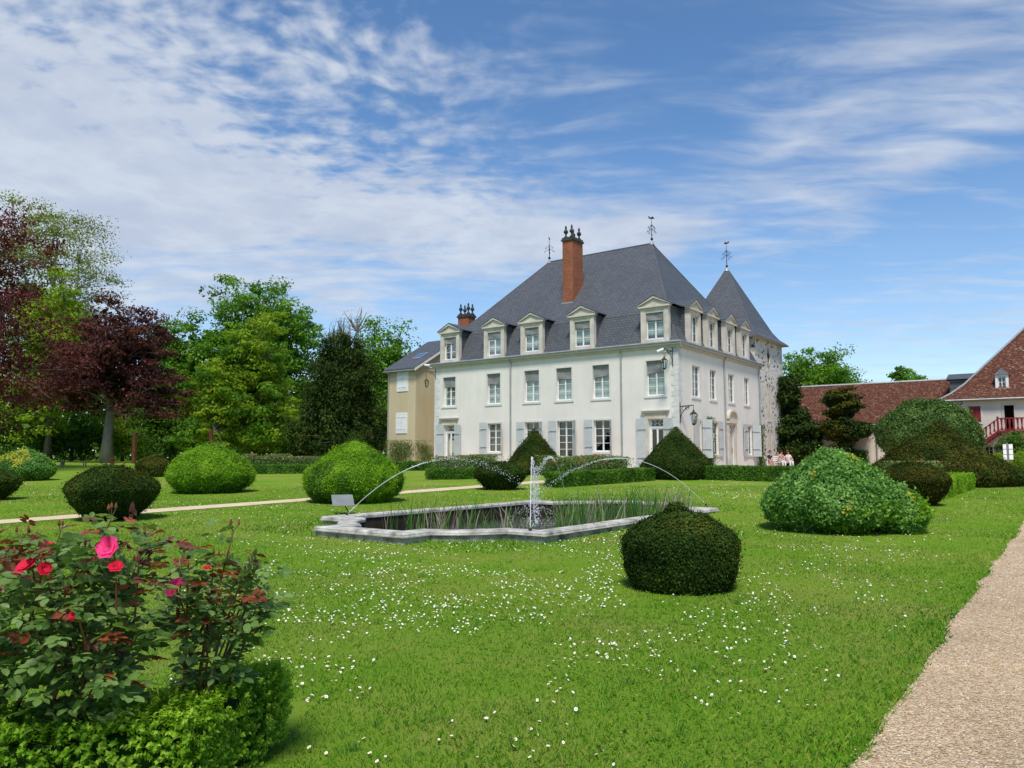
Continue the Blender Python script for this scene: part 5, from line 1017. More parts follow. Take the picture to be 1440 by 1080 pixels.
for i, (u, vt, dp, w, mt, lb) in enumerate([(20, 560, 88, 120, 'wood_leaf', 'dark understorey tree beneath the huge copper beech'), (100, 585, 92, 90, 'wood_leaf', 'dark understorey tree just left of the bare beech trunk'), (172, 575, 96, 90, 'lime_leaf', 'soft green young tree right of the bare beech trunk by the rusty post'),
        (232, 560, 93, 100, 'wood_leaf', 'shaded green tree behind the small flat sided yew'), (292, 590, 90, 80, 'oak_leaf', 'low green tree behind the bright green dome'), (415, 560, 92, 100, 'wood_leaf', 'shaded tree between hornbeam and dark conifer'), (-70, 560, 90, 120, 'wood_leaf', 'dark understorey tree at the far edge of the wood'),
        (1432, 606, 50, 46, 'wood_leaf', 'leafy green bush under the red balcony')]): px_tree('young_tree', lb, u, vt, dp, w, mt, .32 if dp > 60 else .16, nclump=110, per=46, seed=60 + i, low=.0, clump_r=.28, trunk_r=.18, lobes=.4)
def far_wood():
    rng = np.random.default_rng(77); N = 46000; x = rng.uniform(-150, 62, N); y = 128 + rng.uniform(-6, 6, N) + .05 * x; top = 9 + 6 * fbm(np.stack([x * .09, x * 0, x * 0 + 3], 1), 5, 3); z = .9 + top * rng.random(N) ** 1.15
    P = np.stack([x, y - 3 * fbm(np.stack([x * .3, z * .3, z * 0], 1), 9, 2), z], 1); s = rng.uniform(.6, 1.3, N); t = np.clip(fbm(P * .18, 3, 3) + rng.normal(0, .12, N), 0, 1)
    tag(link('distant_wood', leafmesh('distant_wood', [(P, unit(rng.normal(0, .5, (N, 3)) + [0, -.8, .5]), rng.normal(0, 1, (N, 3)), s, s * .6, t, 'wood_leaf')])), 'dense shaded green wood closing the view behind the park trees', 'wood', kind='stuff')
far_wood()
for i, (u, v, w, h, lb) in enumerate([(1405, 662, .9, 1.25, 'yellow green bush beside the notice board'), (1436, 664, 1.0, 1.4, 'yellow green bush right of the notice board below the balcony')]):
    c = at(u, v, 46); c[2] = gz(46); topiary('bright_bush', lb, 'bush', c, w, h, DOME, 'lime_leaf', .1, cover=1.8, lump=.16, seed=90 + i, jit=.8)
c_ = hp(600, 654); topiary('shrub', 'light green shrub leaning against the ochre wing side wall', 'shrub', c_, .95, 2.6, [(0, .3), (.2, .7), (.5, 1.), (.8, .8), (1, .1)], 'oak_leaf', .13, cover=1.2, lump=.3, seed=93, jit=.9)
def climber(label, u, z0, z1, w, seed):
    rng = np.random.default_rng(seed); t = thing('climbing_rose', label, 'climber', FB(u, .75, .1)); m = MB(); N = 1500
    for q in range(4): o = rng.normal(0, w * .3); m.tube([FB(u + o * .3, .7, .12), FB(u + o, (z0 + z1) / 2, .12), FB(u + rng.normal(0, w * .35), z1 * .97, .1)], [.03, .02, .01], 'stem', 4, False)
    part('stems', m, t); zz = rng.uniform(z0, z1, N); uu = u + rng.normal(0, w * .38, N) * (1 + .6 * (zz < 1.8)); nn = np.abs(rng.normal(.1, .14, N)); P = np.array([FB(a, b, c) for a, b, c in zip(uu, zz, nn)]); s = rng.uniform(.07, .16, N)
    part('leaves', leafmesh('leaves', [(P, unit(rng.normal(0, .6, (N, 3)) - A2 + [0, 0, .4]), rng.normal(0, 1, (N, 3)), s, s * .6, rng.uniform(.05, .8, N), 'wood_leaf')]), t)
climber('climbing rose trained up the wall between two side windows', 4.5, .85, 4.2, .62, 71); climber('climbing rose at the corner between side wall and tower', 14.2, .85, 4.0, .55, 72)

# ------------------------------------------------------------------ fountain
CEN = AB(11.2, 16.1, -.16)
def arc_jet(label, a, b, apex, seed, breakat=.45):
    rg = random.Random(seed); p0 = AB(a, b, CT + .02); p1 = CEN + (CEN - p0) * np.array([.16, .16, 0]) + np.array([rg.uniform(-.1, .1), rg.uniform(-.1, .1), 0]); t = thing('water_jet', label, 'water jet', p0, None)
    h0, h1, ha = p0[2], p1[2], apex; r0 = math.sqrt(ha - h0); r1 = math.sqrt(ha - h1); fa = r0 / (r0 + r1); P = lambda f: np.append(p0[:2] * (1 - f) + p1[:2] * f, ha - (ha - h0) * ((f - fa) / fa) ** 2)
    m = MB(); m.tube([P(f) for f in np.linspace(0, breakat, 26)], [.007 + .004 * i / 26 for i in range(26)], 'jet_water', 6); part('stream', m, t, True); m = MB(); K = 320
    for i in range(K):
        f = breakat * .8 + (1 - breakat * .8) * (i + rg.random()) / K; sp = .012 + .10 * max(0, f - breakat) ** 1.2; c = P(f) + np.array([rg.gauss(0, sp) for _ in range(3)]); r = rg.uniform(.005, .013) * (1.15 - .3 * f); m.lathe(c, [(r * .05, -r * 1.3), (r, -r * .2), (r * .75, r * .6), (r * .05, r * 1.2)], 'jet_water', 5)
    tag(part('droplets', m, t, True), kind='stuff'); part('nozzle', MB().lathe(p0 - [0, 0, .03], [(.035, 0), (.03, .04), (.015, .06)], 'iron', 8), t)
arc_jet('arc of water from the coping by the tilted panel to the pond middle', 14.15, 12.5, 1.56, 5, .34)
arc_jet('arc of water from the coping at the far right notch to the pond middle', 8.75, 21.2, 1.57, 6, .55)
arc_jet('arc of water thrown from the near notch of the coping towards the middle', 8.45, 12.0, 1.58, 7, .5)
arc_jet('arc of water thrown from the far left notch of the coping towards the middle', 13.5, 21.2, 1.6, 8, .4)
def plume():
    rg = random.Random(9); t = thing('water_plume', 'white foaming plume of water rising in the middle of the pond', 'water jet', CEN); m = MB()
    for i in range(300):
        f = rg.random() ** .8; z = 1.55 * f; sp = .035 + .05 * (1 - abs(f - .75)) * rg.random(); c = CEN + np.array([rg.gauss(.05, sp), rg.gauss(0, sp), z]); r = rg.uniform(.006, .018) * (1.1 - .4 * f); m.lathe(c, [(r * .05, -r * 1.6), (r, -r * .2), (r * .7, r * .7), (r * .05, r * 1.5)], 'jet_water', 5)
    for i in range(150):
        z = abs(rg.gauss(0, .28)); s = .32; c = CEN + np.array([rg.gauss(0, s), rg.gauss(0, s), z]); r = rg.uniform(.006, .014); m.lathe(c, [(r * .05, -r), (r, 0), (r * .05, r)], 'jet_water', 5)
    tag(part('spray', m, t, True), kind='stuff'); part('column', MB().tube([CEN + np.array([.02 * math.sin(z * 9), .02 * math.cos(z * 7), z]) for z in np.linspace(-.02, 1.5, 18)], [.012] * 9 + [.008] * 9, 'jet_water', 7), t, True)
plume()
def reeds():
    rng = np.random.default_rng(5)
    spots = [(13.2, 13.2, .3, 8, .8, 0, 'slender green reed clump near the left end of the pond'), (12.0, 12.7, .22, 16, .95, 0, 'green reed clump rising before the brown inner wall of the pond'), (11.3, 12.6, .3, 34, .8, 1, 'dry straw coloured reed clump beside the green reeds'), (10.4, 12.6, .32, 26, .95, 0, 'green reed clump left of the near water arc'), (9.6, 12.9, .35, 34, .9, 2, 'mixed green and dry reed clump by the near notch'), (8.9, 14.1, .4, 50, 1.0, 0, 'green reed clump along the near coping right of the plume'),
             (8.9, 15.4, .4, 48, .95, 2, 'mixed reed clump along the near coping past the plume'), (8.8, 16.8, .42, 70, 1.05, 0, 'tall dense green reed clump along the near coping'), (8.8, 18.0, .45, 80, 1.05, 2, 'dense reed clump with dead stalks behind the dark yew ball'), (8.9, 19.2, .4, 64, 1.0, 1, 'grey dead reed clump near the right notch'), (10.6, 18.2, .6, 50, .95, 0, 'green reed clump in the open water behind the plume'), (9.9, 17.0, .5, 60, 1.0, 0, 'bushy green reed clump right of the plume'), (12.4, 14.2, .4, 8, .7, 2, 'thin scattered reeds in the left water')]
    for (a, b, r, n, h, kd, lb) in spots:
        c = AB(a, b, -.17); t = thing('reed_clump', lb, 'reeds', c); V, F, T, M_ = [], [], [], []
        for i in range(int(n * 1.8)):
            o = rng.normal(0, r * .75, 2); p = c + [o[0], o[1], 0]; hh = 1.08 * h * rng.uniform(.4, 1.05); ln = rng.normal(0, .2, 2); w = rng.uniform(.009, .018); th = rng.uniform(0, 6.28); sd = np.array([math.cos(th), math.sin(th), 0]) * w; dry = kd == 1 and rng.random() < .75 or kd == 2 and rng.random() < .35 or rng.random() < .06
            k = len(V); tt = rng.random()
            for q in (0, .35, .7, 1.): cc = p + np.append(ln * q * q * hh, hh * q); ww = sd * (1 - q ** 2.5); V += [cc - ww, cc + ww]; T += [tt, tt]
            for q in range(3): F.append((k + 2 * q, k + 2 * q + 1, k + 2 * q + 3, k + 2 * q + 2)); M_.append(int(dry))
        me = newmesh('reed_blades', V, F, ['reed_green', 'reed_dry'], M_, uv=False); me.attributes.new('tint', 'FLOAT', 'POINT').data.foreach_set('value', np.array(T, np.float32)); tag(link('blades', me, t), kind='stuff')
reeds()
def panel():
    b = ground(493, 723); q = at(482, 704, b[1]); t = thing('info_panel', 'tilted grey information panel on a thin post beside the pond', 'panel', b)
    c = np.array([q[0], b[1], q[2]]); n = unit(np.array([.25, -.15, -.72])); u = unit(np.cross(n, [0, 0, 1.])); u = unit(np.array([1., .15, 0])); n = unit(np.cross(u, unit(np.array([-.35, .75, .55])))); v = np.cross(n, u)
    P = [c + u * x + v * y for x, y in ((-.24, -.24), (.32, -.24), (.24, .24), (-.32, .24))]; part('board', MB().prism(P, [p + n * .015 for p in P], 'panel_grey'), t)
    part('post', MB().tube([b - [0, 0, .05], b * .4 + c * .6 - n * .03, c - n * .012], .016, 'iron', 6), t)
panel()

# ------------------------------------------------------------------ benches, posts, notice board, people
def slat_bench(label, c, d, L, mat, back=True):
    d = unit(np.array(d, float)); n = np.array([d[1], -d[0], 0]); z = np.array([0, 0, 1.]); c = np.array(c, float); fr = lambda x, y, h: c + d * x + n * y + z * h; t = thing('bench', label, 'bench', c); B = lambda m, x0, x1, y0, y1, z0, z1: m.hexa([fr(x0, y0, z0), fr(x1, y0, z0), fr(x1, y1, z0), fr(x0, y1, z0), fr(x0, y0, z1), fr(x1, y0, z1), fr(x1, y1, z1), fr(x0, y1, z1)], mat)
    for i in range(4): part('seat_slat', B(MB(), -L / 2, L / 2, -.22 + i * .115, -.12 + i * .115, .42, .45), t)
    for sx in (-1, 1):
        for y in (-.2, .2): part('leg', B(MB(), sx * (L / 2 - .08) - .035, sx * (L / 2 - .08) + .035, y - .035, y + .035, 0, (.92 if y < 0 and back else (.66 if back else .419))), t)
        if back: part('armrest', B(MB(), sx * (L / 2 - .08) - .045, sx * (L / 2 - .08) + .045, -.164, .28, .662, .70), t)
    if back:
        for h in (.56, .70, .84): part('back_slat', B(MB(), -L / 2 + .12, L / 2 - .12, -.225, -.175, h, h + .08), t)
    return fr
bc = at(1095, 657, 58); bc[2] = gz(bc[1]); BX = unit(np.array([1., .12, 0])); BY = np.array([-BX[1], BX[0], 0]); BF = slat_bench('white painted garden bench with three people at the tower foot', bc, BX, 2.15, 'white_paint')
sb = at(103, 657, 62); sb[2] = gz(62); slat_bench('grey backless bench under the purple beech', sb, (1, .1, 0), 1.9, 'bark_grey', False)
sb2 = at(76, 656, 66); sb2[2] = gz(66); slat_bench('dark backless bench beside the variegated dome', sb2, (1, .1, 0), 1.6, 'bark', False)
def skinmesh(name, chains, mat, parent, sub=1):
    """chains of (point, radius); the first vertex of the first chain is the root"""
    V, E, Rr = [], [], []; ix = {}
    for ch in chains:
        prev = None
        for p, r in ch:
            k = tuple(np.round(p, 4))
            if k not in ix: ix[k] = len(V); V.append(tuple(p)); Rr.append(r)
            if prev is not None and prev != ix[k]: E.append((prev, ix[k]))
            prev = ix[k]
    me = bpy.data.meshes.new(name); me.from_pydata(V, E, []); me.materials.append(MAT[mat]); o = link(name, me, parent); md = o.modifiers.new('skin', 'SKIN'); md.use_smooth_shade = True
    for i, r in enumerate(Rr): me.skin_vertices[0].data[i].radius = (r, r)
    me.skin_vertices[0].data[0].use_root = True; s = o.modifiers.new('sub', 'SUBSURF'); s.levels = sub; s.render_levels = sub; return o
def person(label, x, lean, turn, top, low, hair, hand):
    c = BF(x, 0, 0); t = thing('person', label, 'person', c, None); ct, st = math.cos(turn), math.sin(turn)
    def L(dx, dy, z): return BF(x + dx * ct + dy * st * .3, dy * ct - dx * st, z) if False else BF(x + dx + lean * max(0, z - .5) * .5, dy, z)
    pel = L(0, -.02, .52); ch = [[(pel, .12), (L(0, -.04, .68), .115), (L(0, -.03, .86), .125), (L(0, -.01, .99), .10), (L(0, .0, 1.06), .05), (L(turn * .03, .03, 1.14), .075), (L(turn * .05, .04, 1.22), .085), (L(turn * .04, .03, 1.29), .06)]]
    for s in (-1, 1):
        ch.append([(pel, .12), (L(s * .09, .04, .52), .09), (L(s * .10, .42, .51), .07), (L(s * .10, .44, .3), .055), (L(s * .10, .44, .10), .04), (L(s * .10, .46, .05), .04), (L(s * .11, .58, .03), .03)])
        hx, hy, hz = hand; ch.append([(L(0, -.01, .99), .10), (L(s * .17, -.01, .97), .055), (L(s * .23, .06, .76), .042), (L(s * hx, hy, hz), .033), (L(s * (hx - .03), hy + .08, hz), .026)])
    skinmesh('body', ch, 'skin', t, 2)
    skinmesh('top', [[(L(0, -.02, .54), .145), (L(0, -.04, .68), .135), (L(0, -.03, .86), .145), (L(0, -.01, 1.0), .105)]] + [[(L(0, -.03, .86), .145), (L(s * .15, -.01, .955), .075), (L(s * .215, .04, .80), .058)] for s in (-1, 1)], top, t, 2)
    skinmesh('trousers', [[(L(0, -.02, .52), .15)]] and [[(L(0, -.02, .52), .145), (L(s * .09, .04, .52), .105), (L(s * .10, .42, .515), .085), (L(s * .10, .445, .3), .07), (L(s * .10, .44, .14), .058)] for s in (-1, 1)], low, t, 2)
    hq = L(turn * .045, .005, 1.235); bm = MB(); pr = []
    bm.lathe(hq, [(.03, -.14), (.085, -.11), (.105, -.03), (.108, .04), (.09, .09), (.05, .125), (.01, .135)], hair, 12); part('hair', bm, t, True)
    fq = L(turn * .06, .115, 1.20); part('face', MB().lathe(fq + np.array([0, 0, -.03]), [(.004, -.03), (.016, -.02), (.012, .015), (.004, .04)], 'skin', 6).tube([L(turn * .06 - .03, .112, 1.145), L(turn * .06 + .03, .112, 1.145)], .006, 'cloth_pink', 4).lathe(L(turn * .06 - .03, .105, 1.225), [(.002, -.01), (.012, 0), (.002, .01)], 'hair_dark', 6).lathe(L(turn * .06 + .03, .105, 1.225), [(.002, -.01), (.012, 0), (.002, .01)], 'hair_dark', 6), t)
    for s in (-1, 1):
        sh = MB(); p = L(s * .10, .47, .045); sh.tube([L(s * .10, .42, .05), L(s * .105, .5, .045), L(s * .11, .6, .03)], [.045, .045, .03], 'cloth_black', 7); part('shoe', sh, t)
        hx, hy, hz = hand; hb = MB()
        for k in range(4): q = L(s * (hx - .03), hy + .08, hz); b0 = q + BX * (k - 1.5) * .016; hb.tube([b0, b0 - BY * (.05 + .006 * (k in (1, 2))) + np.array([0, 0, -.006]), b0 - BY * .075 + np.array([0, 0, -.03])], [.009, .008, .006], 'skin', 5)
        q = L(s * (hx - .03), hy + .05, hz); hb.tube([q + BX * -s * .03, q + BX * -s * .045 - BY * .03, q + BX * -s * .04 - BY * .055], [.010, .009, .007], 'skin', 5); part('fingers', hb, t)
person('seated person in dark navy top with grey hair at the left bench arm', -.72, .05, 1., 'cloth_navy', 'cloth_pink', 'hair_grey', (.10, .30, .60))
person('seated dark haired person in pale pink top and white skirt in the bench middle', .22, -.05, 1., 'cloth_pink', 'cloth_white', 'hair_dark', (.12, .34, .62))
person('seated red haired person in white clothes at the right bench arm', .82, -.12, -1., 'cloth_white', 'cloth_white', 'hair_red', (.12, .32, .62))
def post(label, u, vt, vb, depth, w):
    p = at(u, vb, depth); p[2] = gz(depth); h = at(u, vt, depth)[2] - p[2]; rg = random.Random(u); m = MB(); k = 5
    m.tube([p + np.array([rg.gauss(0, .02), rg.gauss(0, .02), h * q / k - .02]) for q in range(k + 1)], [w, w * .95, w * 1.02, w * .95, w, w * .9], 'rust', 7); solo('rusty_post', m, label, 'post')
post('tall rusty sculpted post between purple beech and small yew', 188, 608, 648, 72, .2); post('rusty post rising behind the bright green dome', 295, 604, 648, 72, .2); post('short dark stump at the purple beech foot', 158, 644, 654, 66, .18)
def notice():
    p = at(1418, 664, 44); p[2] = gz(44); t = thing('notice_board', 'white sheets mounted in two columns on a grey post by the gravel court', 'notice board', p); F0 = frame(p, (1, 0, 0), (0, -1, 0)); part('post', MB().box(F0, -.05, .05, -.04, .04, -.05, 1.9, 'panel_grey'), t)
    for i in range(3):
        for a, b in ((-.26, -.07), (.07, .30)): part('sheet', MB().box(F0, a, b, .042, .06, .95 + i * .30, 1.22 + i * .30, 'paper_white'), t)
        part('batten', MB().box(F0, -.26, .30, .0405, .0415, .06 + 1.02 + i * .3, .06 + 1.04 + i * .3, 'panel_grey'), t)
notice()

# ------------------------------------------------------------------ foreground box hedge and roses
NC = np.array([-1.42, 3.52, 0.])
def fore_hedge():
    t = thing('box_hedge', 'fresh green box hedge wrapping the rose bed in the foreground', 'hedge', NC)
    rng = np.random.default_rng(6)
    def run(p0, p1, thick, h, seed, side, name):
        p0 = np.array(p0, float); p1 = np.array(p1, float); d = p1 - p0; L = np.linalg.norm(d); d /= L; w = np.array([-d[1], d[0], 0]) * side; z = np.array([0, 0, 1.])
        fs = [((0, 0, 0), (L, 0, 0), (0, 0, h), (0, -1, 0)), ((0, 0, h), (L, 0, 0), (0, thick, 0), (0, 0, 1)), ((L, 0, 0), (0, thick, 0), (0, 0, h), (1, 0, 0)), ((0, 0, 0), (0, thick, 0), (0, 0, h), (-1, 0, 0)), ((0, thick, 0), (L, 0, 0), (0, 0, h), (0, 1, 0))]; S, NN = [], []
        for o, e1, e2, nn in fs:
            o, e1, e2, nn = (np.array(q, float) for q in (o, e1, e2, nn)); n = int(1250 * np.linalg.norm(e1) * np.linalg.norm(e2)); S.append(o + e1 * rng.random((n, 1)) + e2 * rng.random((n, 1))); NN.append(np.repeat(nn[None], n, 0))
        S = np.concatenate(S); NN = np.concatenate(NN); S = S + NN * ((fbm(S * 4 + seed, seed, 3) - .55) * .12)[:, None]
        wl = lambda Q: p0 + Q[:, :1] * d + Q[:, 1:2] * w + Q[:, 2:] * z; wd = lambda Q: Q[:, :1] * d + Q[:, 1:2] * w + Q[:, 2:] * z
        Pw, Nw = wl(S), unit(wd(NN) + [0, 0, .45] + rng.normal(0, .35, S.shape)); k = 11; m = len(Pw); C, AX, NR = [], [], []
        x = unit(np.cross(Nw, rng.normal(0, 1, Nw.shape))); y = np.cross(Nw, x); ln = rng.uniform(.035, .07, m)
        for i in range(k):                                   # a short shoot: opposite pairs of small oval leaves
            f = (i // 2) / 5.; th = (i // 2) * math.pi / 2 + (i % 2) * math.pi; dirn = x * math.cos(th) + y * math.sin(th); AX.append(unit(dirn + Nw * (.35 + f))); C.append(Pw + Nw * (ln * (f - .5))[:, None] + AX[-1] * .009); NR.append(unit(Nw - dirn * .5 + rng.normal(0, .25, Nw.shape)))
        st = np.clip(.5 + (fbm(S * 3 + 8, seed + 4, 3) - .5) * 1.2 + rng.normal(0, .12, m), 0, 1); C, AX, NR = map(np.concatenate, (C, AX, NR)); ti = np.concatenate([np.clip(st - .12 + .06 * (i // 2), 0, 1) for i in range(k)]); sz = .021 * rng.uniform(.7, 1.3, len(C))
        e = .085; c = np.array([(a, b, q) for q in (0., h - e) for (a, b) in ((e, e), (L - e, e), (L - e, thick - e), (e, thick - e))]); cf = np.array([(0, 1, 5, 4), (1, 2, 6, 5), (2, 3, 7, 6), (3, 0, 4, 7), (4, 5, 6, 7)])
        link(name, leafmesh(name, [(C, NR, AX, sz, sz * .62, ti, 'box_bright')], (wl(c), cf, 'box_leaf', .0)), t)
    dl = unit(np.array([-1., -.30, 0])); db = unit(np.array([.17, 1., 0]))
    run(NC, NC + dl * 2.3, .42, .44, 3, -1, 'front_run'); run(NC + np.array([.01, -.0, 0]), NC + db * .95, .38, .43, 5, 1, 'side_run')
    bed('rose_bed_soil', [NC + dl * .2 + db * .2, NC + dl * .2 + db * .93, NC + db * .93 + dl * 2.4, NC + dl * 2.4 + db * .2])
fore_hedge()
def leaflet(V, F, M_, T, o, ax, nr, L, W, mi, ti, rg):
    """toothed oval leaflet, folded along its midrib"""
    ax = ax / np.linalg.norm(ax); nr = nr - ax * nr.dot(ax); nr /= np.linalg.norm(nr); sd = np.cross(nr, ax); k = len(V)
    prof = [(0, 0), (.22, .36), (.5, .5), (.76, .36), (1., 0)]; up = .20
    for f, w in prof: V.append(o + ax * L * f - nr * L * .10 * f * f)
    for s in (-1, 1):
        for f, w in prof[1:4]: V.append(o + ax * L * f + sd * s * W * w + nr * W * w * up - nr * L * .10 * f * f)
    for s, b in ((0, k + 5), (1, k + 8)):
        F += [(k, k + 1, b), (k + 1, k + 2, b + 1, b), (k + 2, k + 3, b + 2, b + 1), (k + 3, k + 4, b + 2)]; M_ += [mi] * 4
    T += [ti] * 11
def compound_leaf(seed, L=.052, mi=0):
    rg = np.random.default_rng(seed); V, F, M_, T = [], [], [], []; ti = rg.uniform(.15, .85)
    for (x, sgn) in ((.035, 1), (.035, -1), (.07, 1), (.07, -1), (.085, 0)):
        ax = np.array([1., sgn * 1.25, 0.]) + rg.normal(0, .12, 3); leaflet(V, F, M_, T, np.array([x, sgn * .004, -.15 * x]), ax, np.array([0, 0, 1.]) + rg.normal(0, .25, 3), L * rg.uniform(.85, 1.15) * (1.12 if sgn == 0 else .95), L * .62, mi, np.clip(ti + rg.normal(0, .1), 0, 1), rg)
    return V, F, M_, T
def leafdata(V, F, M_, T, mats, name):
    me = newmesh(name, V, F, mats, M_, uv=False); me.attributes.new('tint', 'FLOAT', 'POINT').data.foreach_set('value', np.array(T, np.float32)); return me
LEAFS = [leafdata(*compound_leaf(100 + i, .047 + .006 * (i % 3)), ['rose_leaf'], 'leaf') for i in range(8)]; LEAFR = [leafdata(*compound_leaf(200 + i, .050), ['rose_leaf_red'], 'leaf') for i in range(4)]
def bloom_mesh(mat, R_, seed, cup=.5):
    rg = np.random.default_rng(seed); V, F, M_, T = [], [], [], []
    for ringi, (n, rr, tilt) in enumerate(((6, 1., .25), (5, .75, .55), (4, .45, .95))):
        for i in range(n):
            th = 2 * math.pi * i / n + ringi * .5 + rg.normal(0, .1); d = np.array([math.cos(th), math.sin(th), 0]); leaflet(V, F, M_, T, d * .1 * R_, d + np.array([0, 0, tilt + cup * .4]), np.array([0, 0, 1.]) - d * tilt * .6, R_ * rr, R_ * rr * 1.25, 0, rg.uniform(.2, .9), rg)
    return leafdata(V, F, M_, T, [mat], 'bloom')
def rose(label, roots, tips, nleaf, seed, blooms, reach=.17, low=.35):
    rng = np.random.default_rng(seed); c = np.mean(roots, 0); t = thing('rose_bush', label, 'rose bush', c); canes = []
    for i, tpn in enumerate(tips):
        tpn = np.array(tpn, float); r = np.array(roots[i % len(roots)], float); m1 = r * .6 + tpn * .4 + rng.normal(0, .05, 3); m2 = r * .25 + tpn * .75 + rng.normal(0, .03, 3); pts = [r, m1, m2, tpn]; canes.append(np.array(pts)); part('cane', MB().tube(pts, [.013, .010, .006, .003], 'stem' if i % 3 else 'stem_red', 6, False), t, True)
    part('crown_wood', MB().tube([c + [-.12, 0, -.02], c + [-.05, .02, .1], c + [.06, 0, .2]], [.05, .04, .02], 'bark', 7).tube([c + [.05, .03, -.02], c + [.1, .02, .14], c + [.2, .05, .3]], [.035, .03, .012], 'bark', 7), t, True)
    V, F, M_, T = [], [], [], []; cnt = 0
    def pt(cn, f): g = f * 3; k = min(int(g), 2); return cn[k] * (1 - g + k) + cn[k + 1] * (g - k)
    order = []
    for i in range(nleaf):
        cn = canes[rng.integers(len(canes))]; f = low + (1 - low) * rng.random() ** .75; o = pt(cn, f); d = rng.normal(0, 1, 3); d[2] = abs(d[2]) * .25 + .05; d = unit(d); o = o + d * rng.random() * reach; d[2] -= .15; order.append((o, d, f, float(o[1])))
    order.sort(key=lambda q: q[3] - q[2] * .6)
    for i, (o, d, f, _) in enumerate(order):
        nr = unit(np.array([0, 0, 1.]) + rng.normal(0, .4, 3)); x = d; y = unit(np.cross(nr, x)); zz = np.cross(x, y); s = rng.uniform(.75, 1.25); red = f > .86 and rng.random() < .38; M = Matrix(((x[0] * s, y[0] * s, zz[0] * s, o[0]), (x[1] * s, y[1] * s, zz[1] * s, o[1]), (x[2] * s, y[2] * s, zz[2] * s, o[2]), (0, 0, 0, 1)))
        if i < 300:
            ob = bpy.data.objects.new('leaf', (LEAFR if red else LEAFS)[rng.integers(4 if red else 8)]); COL.objects.link(ob); ob.parent = t; ob.matrix_parent_inverse = Matrix.Translation(-Vector(t['_o'])); ob.matrix_basis = M
        else:
            v, ff, mm, tt = compound_leaf(int(rng.integers(9e5)), .058, 1 if red else 0); k = len(V); A = np.array(M); V += [A[:3, :3] @ q + A[:3, 3] for q in v]; F += [tuple(k + j for j in f_) for f_ in ff]; M_ += mm; T += tt
    if V: tag(link('inner_leaves', leafdata(V, F, M_, T, ['rose_leaf', 'rose_leaf_red'], 'inner_leaves'), t), kind='stuff')
    for (p, r, mt, axd) in blooms:
        ob = bpy.data.objects.new('bloom', bloom_mesh(mt, r, int(rng.integers(999)), .9 if r < .02 else .4)); COL.objects.link(ob); ob.parent = t; ob.matrix_parent_inverse = Matrix.Translation(-Vector(t['_o'])); ob.location = tuple(p); ob.rotation_euler = Vector(axd).to_track_quat('Z', 'Y').to_euler()
        if r > .02: part('pedicel', MB().tube([np.array(p) - unit(np.array(axd)) * .1 + [0, 0, -.12], np.array(p) - unit(np.array(axd)) * .03, np.array(p)], [.005, .004, .006], 'stem_red', 5), t)
    for q in range(10):
        cn = canes[q % len(canes)]; e = cn[3]; m = MB()
        for k in range(3): d = unit(rng.normal(0, .5, 3) + [0, 0, 1.]); b = e + d * .045; m.tube([e, b], .0025, 'stem', 4); m.lathe(b, [(.002, -.004), (.007, .004), (.006, .014), (.001, .028)], 'stem_red', 5)
        if q < len(canes): part('bud', m, t)
def gp(u, v, d): return at(u, v, d)
W_ = (-.1, -1., .35)
r1 = [np.array([-2.35, 3.75, 0.]), np.array([-2.0, 3.95, 0.]), np.array([-2.65, 3.95, 0.])]
rose('big rose bush with pink and red blooms and reddish shoots in the foreground bed', r1, [gp(u, v, d) for u, v, d in ((157, 728, 3.6), (30, 758, 3.7), (85, 750, 3.9), (205, 752, 3.8), (10, 790, 3.4), (60, 800, 3.4), (120, 780, 3.5), (195, 800, 3.5), (-40, 760, 3.6), (-60, 830, 3.5), (40, 850, 3.35), (130, 850, 3.4), (180, 870, 3.5), (90, 900, 3.4), (-20, 900, 3.4), (150, 930, 3.5), (170, 765, 3.8), (60, 770, 4.0))], 860, 3,
     [(gp(153, 770, 3.42), .052, 'rose_pink', W_), (gp(40, 796, 3.3), .050, 'rose_scarlet', (-.3, -.6, .7)), (gp(62, 800, 3.3), .03, 'rose_scarlet', (.6, -.6, .3)), (gp(163, 798, 3.4), .032, 'rose_scarlet', (.2, -.6, .7)), (gp(104, 866, 3.3), .022, 'rose_scarlet', W_), (gp(72, 766, 3.5), .016, 'rose_scarlet', (0, -.3, 1))])
r2 = [np.array([-1.72, 3.98, 0.]), np.array([-1.62, 4.05, 0.])]
rose('slender rose bush with a small pink bloom at the hedge corner', r2, [gp(u, v, d) for u, v, d in ((328, 748, 4.0), (300, 790, 4.0), (362, 790, 4.1), (265, 800, 3.9), (340, 815, 3.9), (366, 830, 4.1), (305, 850, 3.9), (350, 855, 4.0), (256, 785, 4.0), (285, 870, 3.9), (325, 880, 4.0), (356, 805, 4.2))], 300, 4, [(gp(242, 828, 3.75), .036, 'rose_pink', (-.3, -.9, .2)), (gp(249, 819, 3.76), .028, 'rose_pink', (.2, -.6, .6)), (gp(291, 799, 3.8), .02, 'rose_scarlet', (0, -.4, .9))], low=.5, reach=.12)

